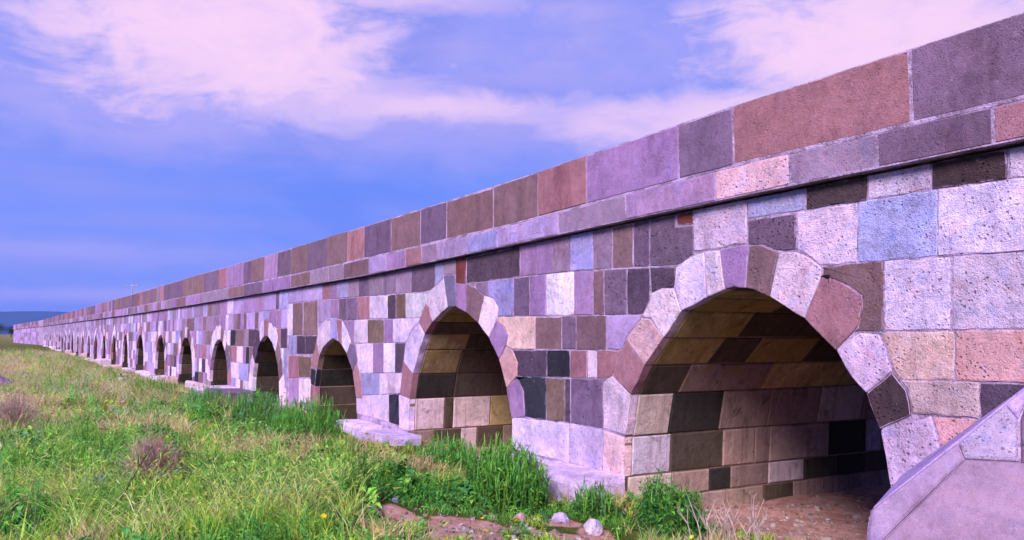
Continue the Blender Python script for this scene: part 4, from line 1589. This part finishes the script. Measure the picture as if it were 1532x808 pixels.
def stalk_mesh():
    """upright leafy field weed"""
    P = Plant()
    for _ in range(5):
        a, q = random.uniform(0, 6.283), random.uniform(0, .06)
        x, y = q * math.cos(a), q * math.sin(a)
        h = random.uniform(.2, .38)
        dx, dy = random.gauss(0, .05), random.gauss(0, .05)
        P.twig((x, y, -.02), (x + dx, y + dy, h), .004, .002, (1, 1, 1))
        for k in range(13):
            t = random.uniform(.1, 1)
            b = random.uniform(0, 6.283)
            P.leaf((x + dx * t, y + dy * t, h * t), (math.cos(b), math.sin(b), random.uniform(0, .9)), random.uniform(.04, .09) * (1.2 - .5 * t), random.uniform(.012, .028), (1, 1, 1))
    me = bpy.data.meshes.new('stalk_tuft')
    me.from_pydata(P.v, [], P.f)
    return me


p = sample_points(2000, 1.7, lambda x, y: np.clip(2.6 * nz(x, y, 1.4, 71) - 1.15, 0.0, 1) * smooth(-y, 1.5, 2.6) * open_spot(x, y))
scatter('field_weeds', stalk_mesh(), p, rots(2000, .15), dscale(p, .55, 1.2),
        tints([DEEP, GREEN, (.12, .38, .07), BLUEG, LIME, PINKY], [3, 4, 3, 2, 2, 1], p, .28, seed=14), 'upright leafy field weeds in patches across the meadow', 'weeds')


def near_points(n):
    """the strip right before the photographer's feet, lower left of the view"""
    x = rng.uniform(-10.5, -6.6, n * 2); y = rng.uniform(-6.4, -2.7, n * 2)
    ok = rng.random(n * 2) < np.clip(1.7 * nz(x, y, .8, 61) - .2 - .25 * smooth(y, -4.2, -2.7), 0, 1)
    ok &= (bare_amount(x, y) < .3) & (open_spot(x, y) > .5)
    x, y = x[ok][:n], y[ok][:n]
    return np.stack([x, y, ground_z(x, y)], 1)


p = near_points(420)
scatter('wild_barley', tuft_mesh('barley_tuft', 9, .44, .07, .007, .95, ears=True), p, rots(len(p), .2), rng.uniform(.6, 1.15, len(p)),
        tints([GREEN, LIME, (.40, .48, .12), (.50, .50, .2), STRAW], [2, 3, 3, 2, 1], p, seed=12), 'pale arching wild barley with seed heads in the lower left foreground', 'grass')


def flower_mesh():
    P = Plant()
    for k in range(6):
        a = k * 1.047
        P.leaf((0, 0, 0), (math.cos(a), math.sin(a), .35), .022, .016, (1, 1, 1), .1)
    return_me = bpy.data.meshes.new('flower_head')
    return_me.from_pydata(P.v, [], P.f)
    return return_me


p = sample_points(700, 1.5, lambda x, y: np.clip(2.4 * nz(x, y, 1.2, 51) - .9, 0.0, 1))
p[:, 2] += rng.uniform(.1, .26, len(p))
scatter('wildflowers', flower_mesh(), p, rots(700, .4), rng.uniform(.7, 1.7, 700),
        tints([(.75, .55, .02), (.8, .62, .05), (.75, .70, .72), (.55, .2, .10)], [4, 3, 2, 2], p, seed=9), 'tiny yellow and white wildflowers dotted through the grass', 'flowers')


# ---------------------------------------------------------------- plants one can point to
def reed_clump(name, at_, rx, ry, h, n, cols, label, cat, group=None, w=.012, lean=.35, leafy=0.0):
    """dense upright clump of leafy stems: stems and leaves"""
    x0, y0 = at_
    z0 = float(ground_z(x0, y0))
    root = empty(name, (x0, y0, z0))
    tag(root, label, cat, group)
    PARENT_LOC[root.name] = Vector((x0, y0, z0))
    S, L = Plant(), Plant()
    for _ in range(n):
        a, r = random.uniform(0, 6.283), math.sqrt(random.random())
        x, y = x0 + rx * r * math.cos(a), y0 + ry * r * math.sin(a)
        if y > -.04:
            continue
        z = float(ground_z(x, y)) - .02
        hh = h * random.uniform(.6, 1.1) * (1 - .45 * r * r)
        az = random.uniform(0, 6.283)
        c = jit(random.choice(cols))
        ln = hh * random.uniform(.05, .22)
        top = (x + math.cos(az) * ln, y + math.sin(az) * ln, z + hh)
        S.twig((x, y, z), top, .0035, .0015, tuple(v * .85 for v in c))
        k = int(4 + hh * 14)
        for j in range(k):
            t = random.uniform(.12, 1.0)
            b = (x + math.cos(az) * ln * t, y + math.sin(az) * ln * t, z + hh * t)
            la = random.uniform(0, 6.283)
            cc = jit(tuple(v * (.55 + .6 * t) for v in c), .25)
            if random.random() < leafy:
                L.leaf(b, (math.cos(la), math.sin(la), random.uniform(-.1, .8)), random.uniform(.05, .1), random.uniform(.016, .04), cc)
            else:
                L.blade(b, random.uniform(.07, .19), random.uniform(.04, .11), la, w * random.uniform(.6, 1.1), cc)
    L.obj('leaves', LEAF, root)
    S.obj('stems', LEAF, root)
    return root


CL = 'leafy weed clumps along the bridge foot'
reed_clump('weed_clump', (-12.9, -1.75), 1.15, .42, 0.78, 459, [GREEN, DEEP, (.14, .4, .07)], 'broad tall green weed clump in front of the third nearest arch', 'weeds', CL, leafy=.45)
reed_clump('weed_clump', (-15.9, -1.65), .9, .45, 0.72, 345, [GREEN, DEEP, BLUEG], 'tall blue green weed clump left of the broadest one, before the fourth arch', 'weeds', CL, leafy=.45)
reed_clump('weed_clump', (-9.9, -.85), .55, .3, 0.43, 195, [GREEN, (.14, .4, .07), DEEP], 'low green weed clump at the foot of the second nearest arch', 'weeds', CL, leafy=.45)
reed_clump('weed_clump', (-8.0, -1.1), .62, .34, 0.65, 436, [GREEN, (.15, .42, .07), DEEP], 'bright green weed clump hiding the left of the nearest pier plinth', 'weeds', CL, leafy=.45)
reed_clump('weed_clump', (-6.8, -.82), .26, .16, 0.33, 92, [GREEN, DEEP, BLUEG], 'small green weed clump right before the nearest plinth corner', 'weeds', CL, leafy=.45)
reed_clump('weed_clump', (-10.0, -2.2), .6, .35, 0.38, 161, [GREEN, LIME, DEEP], 'low yellow green weed clump in the grass out from the second nearest arch', 'weeds', CL, leafy=.45)
reed_clump('weed_clump', (-20.2, -1.75), 1.1, .5, 0.62, 241, [DEEP, GREEN, BLUEG], 'dark green weed clump below the white plinth blocks of the fifth arch', 'weeds', CL, leafy=.45)
reed_clump('weed_clump', (-25.5, -2.1), 1.7, .6, 0.53, 252, [DEEP, GREEN], 'long dark green weed patch far along the bridge foot', 'weeds', CL, leafy=.45)
reed_clump('leafy_bush', (-6.12, -.5), .36, .24, .52, 240, [DEEP, (.07, .28, .06), GREEN], 'dense dark green leafy bush in the mouth of the nearest arch', 'bush', leafy=.85)
reed_clump('weed_sprig', (-8.75, -.62), .16, .1, .34, 22, [LIME, (.16, .24, .05), PINKY], 'thin yellow green sprig against the pale base of the nearest pier', 'weeds', leafy=.3)
reed_clump('silver_weed', (-9.6, -4.75), .55, .35, .22, 150, [(.12, .2, .16), (.14, .22, .2), BLUEG], 'pale silvery blue green weed patch near the lower left', 'weeds', leafy=.5)


def dry_bush(name, at_, r, h, n, cols, label, cat):
    """ball of fine dead twigs"""
    x0, y0 = at_
    z0 = float(ground_z(x0, y0))
    P = Plant()
    for _ in range(n):
        a, e = random.uniform(0, 6.283), random.uniform(.15, 1.5)
        d = Vector((math.cos(a) * math.cos(e) * r, math.sin(a) * math.cos(e) * r, math.sin(e) * h))
        s = Vector((x0 + random.uniform(-.05, .05), y0 + random.uniform(-.05, .05), z0 - .01))
        c = jit(random.choice(cols))
        m = s + d * random.uniform(.4, .6) + Vector([random.uniform(-.03, .03) for _ in range(3)])
        P.twig(s, m, .004, .003, c)
        for _k in range(4):
            e2 = m + d * random.uniform(.3, .5) + Vector([random.gauss(0, r * .16) for _ in range(3)])
            P.twig(m, e2, .003, .0016, jit(c))
            e3 = e2 + Vector([random.gauss(0, r * .1) for _ in range(3)])
            P.twig(e2, e3, .002, .001, jit(c))
    o = P.obj(name, LEAF, None, (x0, y0, z0))
    return tag(o, label, cat)


dry_bush('dry_bush', (-10.6, -4.2), .34, .48, 230, [PINKY, (.52, .36, .38), TAN], 'round pinkish dead bush of fine twigs in the middle of the left meadow', 'bush')
dry_bush('dry_bush', (-16.4, -5.5), .5, .6, 200, [PINKY, (.46, .3, .28)], 'brownish dead bush at the left edge below the boulder', 'bush')


def dead_plant(name, at_, rx, h, n, col, label):
    """bare branching stems, each a part"""
    x0, y0 = at_
    z0 = float(ground_z(x0, y0))
    root = empty(name, (x0, y0, z0))
    tag(root, label, 'dead plant')
    PARENT_LOC[root.name] = Vector((x0, y0, z0))
    for _ in range(n):
        P = Plant()
        x, y = x0 + random.uniform(-rx, rx), y0 + random.uniform(-.15, .15)
        z = float(ground_z(x, y)) - .02
        hh = h * random.uniform(.5, 1.05)
        a = random.uniform(0, 6.283)
        m = Vector((x + math.cos(a) * hh * .12, y + math.sin(a) * hh * .12, z + hh * .55))
        P.twig((x, y, z), m, .0062, .005, jit(col))
        for _k in range(random.choice((2, 3, 4))):
            b = random.uniform(0, 6.283)
            t = m + Vector((math.cos(b) * hh * .22, math.sin(b) * hh * .22, hh * random.uniform(.2, .5)))
            P.twig(m, t, .0048, .002, jit(col))
            for _j in range(2):
                P.twig(t, t + Vector((random.gauss(0, .03), random.gauss(0, .03), random.uniform(.01, .06))), .0024, .001, jit(col))
        P.obj('stem', LEAF, root)
    return root


dead_plant('dead_plant', (-5.35, -.45), .45, .44, 18, (.62, .46, .46), 'pale leafless dead stems standing in the mouth of the nearest arch')
dead_plant('dead_plant', (-6.0, -2.35), .3, .14, 8, (.45, .34, .22), 'few short straw coloured stems at the bottom edge between bare soil patches')


def stick(at_, b, r, col, label, twigs=5):
    z0 = float(ground_z(*at_))
    P = Plant()
    a = Vector((at_[0], at_[1], z0))
    pts = [a.lerp(a + Vector(b), t) + Vector([random.gauss(0, .012) for _ in range(3)]) for t in (0, .25, .5, .75, 1)]
    for i in range(4):
        P.twig(pts[i], pts[i + 1], r * (1 - .2 * i), r * (.8 - .2 * i) + .001, jit(col, .1))
    for _ in range(twigs):
        s = random.choice(pts[1:])
        P.twig(s, s + Vector((random.gauss(0, .07), random.gauss(0, .07), random.uniform(.02, .12))), .003, .001, jit(col, .1))
    o = P.obj('dead_stick', LEAF, None, tuple(a))
    return tag(o, label, 'stick')


stick((-7.9, -4.95), (-.75, .45, .6), .01, (.05, .035, .03), 'dark bare stick leaning out of the grass at the lower left')
stick((-8.15, -4.1), (-.2, .55, .12), .006, (.36, .27, .17), 'pale bent straw stalk lying in the grass below the dead bush')
stick((-7.75, -5.45), (-.1, .02, .34), .007, (.4, .3, .24), 'pale upright broken stalk at the bottom left corner')


# ---------------------------------------------------------------- stones lying about
def rock(name, at_, size, tint, label, sink=.3, group=None, seed=0):
    r = random.Random(seed)
    x0, y0 = at_
    z0 = float(ground_z(x0, y0))
    import bmesh
    bm = bmesh.new()
    bmesh.ops.create_icosphere(bm, subdivisions=3, radius=1.0)
    cuts = [(Vector((r.gauss(0, 1), r.gauss(0, 1), r.gauss(.2, .8))).normalized(), r.uniform(.62, .88)) for _ in range(12)]
    for v in bm.verts:
        for nrm, d in cuts:
            k = v.co.dot(nrm)
            if k > d:
                v.co -= nrm * (k - d) * .92
        v.co *= 1 + r.uniform(-.018, .018)
    V = [(x0 + v.co.x * size[0], y0 + v.co.y * size[1], z0 + (v.co.z + 1 - 2 * sink) * size[2]) for v in bm.verts]
    F = [tuple(v.index for v in f.verts) for f in bm.faces]
    bm.free()
    o = mesh_obj(name, V, F, STONE, None, tint, (x0, y0, z0))
    return tag(o, label, 'stone', group)


GR = 'loose stones in the grass'
rock('field_stone', (-6.36, -1.16), (.105, .09, .085), stone('ww'), 'white loose stone in the grass before the bush of the nearest arch', .15, GR, 3)
rock('field_stone', (-6.82, -1.2), (.11, .075, .06), stone('w'), 'flat pale lilac stone left of the round white one', .3, GR, 5)
rock('field_stone', (-7.05, -1.5), (.09, .07, .05), stone('or'), 'small orange pink stone on the bare soil', .3, GR, 6)
rock('field_stone', (-7.95, -2.35), (.05, .05, .04), stone('gs'), 'small blue grey stone in the grass near the bottom centre', .25, GR, 7)
rock('field_stone', (-15.9, -2.35), (.16, .1, .06), stone('w'), 'pale flat stone half hidden in the grass left of the tall weeds', .25, GR, 8)
rock('field_stone', (-12.8, -2.75), (.12, .08, .06), stone('ww'), 'whitish flat stone lying out in the open grass', .3, GR, 9)
rock('field_stone', (-17.5, -4.3), (.2, .12, .06), stone('gm'), 'grey mauve flat stone in the left meadow', .3, GR, 10)
rock('boulder', (-29.5, -5.75), (.75, .5, .42), stone('gm'), 'grey and rust boulder cut by the left edge of the picture', .3, None, 11)
rock('field_stone', (-33.0, -2.1), (.7, .4, .22), stone('wp'), 'large pale slab of stone in the grass far along the bridge', .35, GR, 12)
rock('field_stone', (-37.5, -1.6), (.8, .45, .25), stone('cr'), 'large cream block lying against the bridge foot far along', .35, GR, 13)

# rubble and clods on the open soil
def rubble():
    n = 520
    x = np.concatenate([rng.uniform(-7.3, -4.3, n), rng.uniform(-12.9, -9.9, n // 3), rng.normal(-6.7, .6, n // 2)])
    y = np.concatenate([rng.uniform(-.5, 3.2, n), rng.uniform(-.2, 2.0, n // 3), rng.normal(-2.0, .35, n // 2)])
    r_ = random.Random(5)
    import bmesh
    bm = bmesh.new()
    bmesh.ops.create_icosphere(bm, subdivisions=1, radius=1.0)
    for v in bm.verts:
        v.co *= r_.uniform(.6, 1.05)
        v.co.z *= .6
    me = bpy.data.meshes.new('clod')
    bm.to_mesh(me)
    bm.free()
    pts = np.stack([x, y, ground_z(x, y) + .004], 1)
    c = np.array([(.30, .20, .17), (.42, .30, .28), (.24, .17, .14), (.5, .42, .46)])[rng.integers(0, 4, len(x))]
    c = np.concatenate([c * rng.uniform(.7, 1.2, (len(x), 1)), np.ones((len(x), 1))], 1)
    scatter('rubble', me, pts, rots(len(x), .5), rng.uniform(.008, .035, len(x)) * np.where(rng.random(len(x)) < .08, 2.2, 1), c, 'small rubble and clods on the bare soil under and before the nearest arches', 'rubble')


rubble()

# ---------------------------------------------------------------- far things
def mat_plain(name, c, var=.3, sc=3.0):
    m, N = new_mat(name)
    pos = N.n('ShaderNodeNewGeometry').outputs['Position']
    n = N.noise(pos, sc, 4, .6)
    finish(N, N.scale(N.mix(1.0, c, (1, 1, 1), 'MULTIPLY'), N.ramp(n, .3, .7, 1 - var, 1 + var, False)), .9, None, spec=.1)
    return m


def build_hills():
    ys = np.linspace(-9000, 9000, 181)
    prof_ = 190 + 34 * np.sin(ys / 1500 + .8) + 18 * np.sin(ys / 430 + 2) + 9 * np.sin(ys / 170)
    xs_ = np.linspace(0, 1, 13)
    v = []
    for i, y in enumerate(ys):
        for t in xs_:
            hgt = math.sin(math.pi * t) ** 1.2
            v.append((-8200 - 2600 * t, y, -6 + prof_[i] * hgt * (1 + .05 * math.sin(y / 260 + t * 9))))
    n = len(xs_)
    f = [(i * n + k, i * n + k + 1, (i + 1) * n + k + 1, (i + 1) * n + k) for i in range(len(ys) - 1) for k in range(n - 1)]
    o = mesh_obj('hills', v, f, mat_plain('far_hill', (.035, .05, .055), .3, .002), None, None, smooth=True)
    tag(o, 'long low blue hill ridge on the horizon', 'hills', kind='structure')


build_hills()


def far_tree(at_, h, w, label, seed):
    r = random.Random(seed)
    x0, y0 = at_
    z0 = float(ground_z(x0, y0))
    root = empty('distant_tree', (x0, y0, z0))
    tag(root, label, 'tree', 'trees on the far plain')
    PARENT_LOC[root.name] = Vector((x0, y0, z0))
    T, C = Plant(), Plant()
    T.twig((x0, y0, z0), (x0, y0, z0 + h * .5), .22, .12, (.05, .04, .03))
    for k in range(5):
        a = k * 1.257
        T.twig((x0, y0, z0 + h * .35), (x0 + math.cos(a) * w * .4, y0 + math.sin(a) * w * .4, z0 + h * .7), .1, .04, (.05, .04, .03))
    for k in range(900):
        a, e, q = r.uniform(0, 6.283), r.uniform(-1, 1), r.random() ** .4
        lob = 1 + .25 * math.sin(a * 3 + seed) + .2 * math.sin(a * 5 + e * 4)
        p = (x0 + math.cos(a) * math.sqrt(1 - e * e) * w * q * lob, y0 + math.sin(a) * math.sqrt(1 - e * e) * w * q * lob, z0 + h * .62 + e * h * .4 * q * lob)
        b = r.uniform(0, 6.283)
        C.leaf(p, (math.cos(b), math.sin(b), r.uniform(-.5, .8)), .55, .4, jit((.03, .06, .03), .3))
    T.obj('trunk', LEAF, root)
    C.obj('crown', LEAF, root)


for k, (x, y, h, w, lb) in enumerate(((-520, -8.5, 6.5, 4.2, 'dark round tree on the far plain at the left picture edge'), (-540, -2.0, 6.0, 3.8, 'dark far tree second from the left edge'),
                                      (-525, 3.5, 5.2, 3.4, 'low dark far tree just above the end of the bridge'))):
    far_tree((x, y), h, w, lb, k)


def build_pole():
    """slim utility pole standing beyond the bridge"""
    k = (60 - 0) / 1.0825
    x, y = -78.0, -5.7 + 78.0 * .12604 / 1.0825
    z0 = -.2
    root = empty('utility_pole', (x, y, z0))
    tag(root, 'thin grey utility pole with a crossarm rising behind the parapet', 'pole')
    PARENT_LOC[root.name] = Vector((x, y, z0))
    m = mat_plain('weathered_pole', (.32, .28, .36), .2)

    def tube(name, a, b, r0, r1):
        P = Plant()
        a, b = Vector(a), Vector(b)
        d = (b - a).normalized()
        u = d.cross(Vector((.3, .2, .9))).normalized(); w = d.cross(u)
        v, f = [], []
        for c, r in ((a, r0), (b, r1)):
            v += [tuple(c + (u * math.cos(i * .785) + w * math.sin(i * .785)) * r) for i in range(8)]
        f = [(i, (i + 1) % 8, 8 + (i + 1) % 8, 8 + i) for i in range(8)] + [tuple(range(7, -1, -1)), tuple(range(8, 16))]
        return mesh_obj(name, v, f, m, root)
    ztop = EYE + 78.0 * .0583 / 1.0825
    tube('post', (x, y, z0), (x, y, ztop), .07, .045)
    rx, ry = math.sin(YAW), math.cos(YAW)
    ca = (x, y, ztop - .18)
    tube('crossarm', (x - rx * .55, y - ry * .55, ca[2]), (x + rx * .55, y + ry * .55, ca[2]), .035, .035)
    for s in (-.48, 0.0, .48):
        tube('insulator', (x + rx * s, y + ry * s, ca[2] + .04), (x + rx * s, y + ry * s, ca[2] + .2), .03, .02)


build_pole()

# ---------------------------------------------------------------- air
def build_haze():
    x0, x1, y0, y1, z0, z1 = -11500, 3000, -9500, 9500, -8, 320
    v = [(x, y, z) for x in (x0, x1) for y in (y0, y1) for z in (z0, z1)]
    f = [(0, 1, 3, 2), (4, 6, 7, 5), (0, 4, 5, 1), (2, 3, 7, 6), (0, 2, 6, 4), (1, 5, 7, 3)]
    m = bpy.data.materials.new('thin_haze')
    m.use_nodes = True
    N = NT(m.node_tree)
    out = N.n('ShaderNodeOutputMaterial')
    pv = N.n('ShaderNodeVolumePrincipled')
    pv.inputs['Color'].default_value = (.2, .36, 1.0, 1)
    pv.inputs['Density'].default_value = HAZE
    N.put(out.inputs['Volume'], pv.outputs[0])
    o = mesh_obj('haze', v, f, m)
    tag(o, 'thin bluish haze over the plain', 'haze', kind='stuff')


HAZE = 7e-5
build_haze()
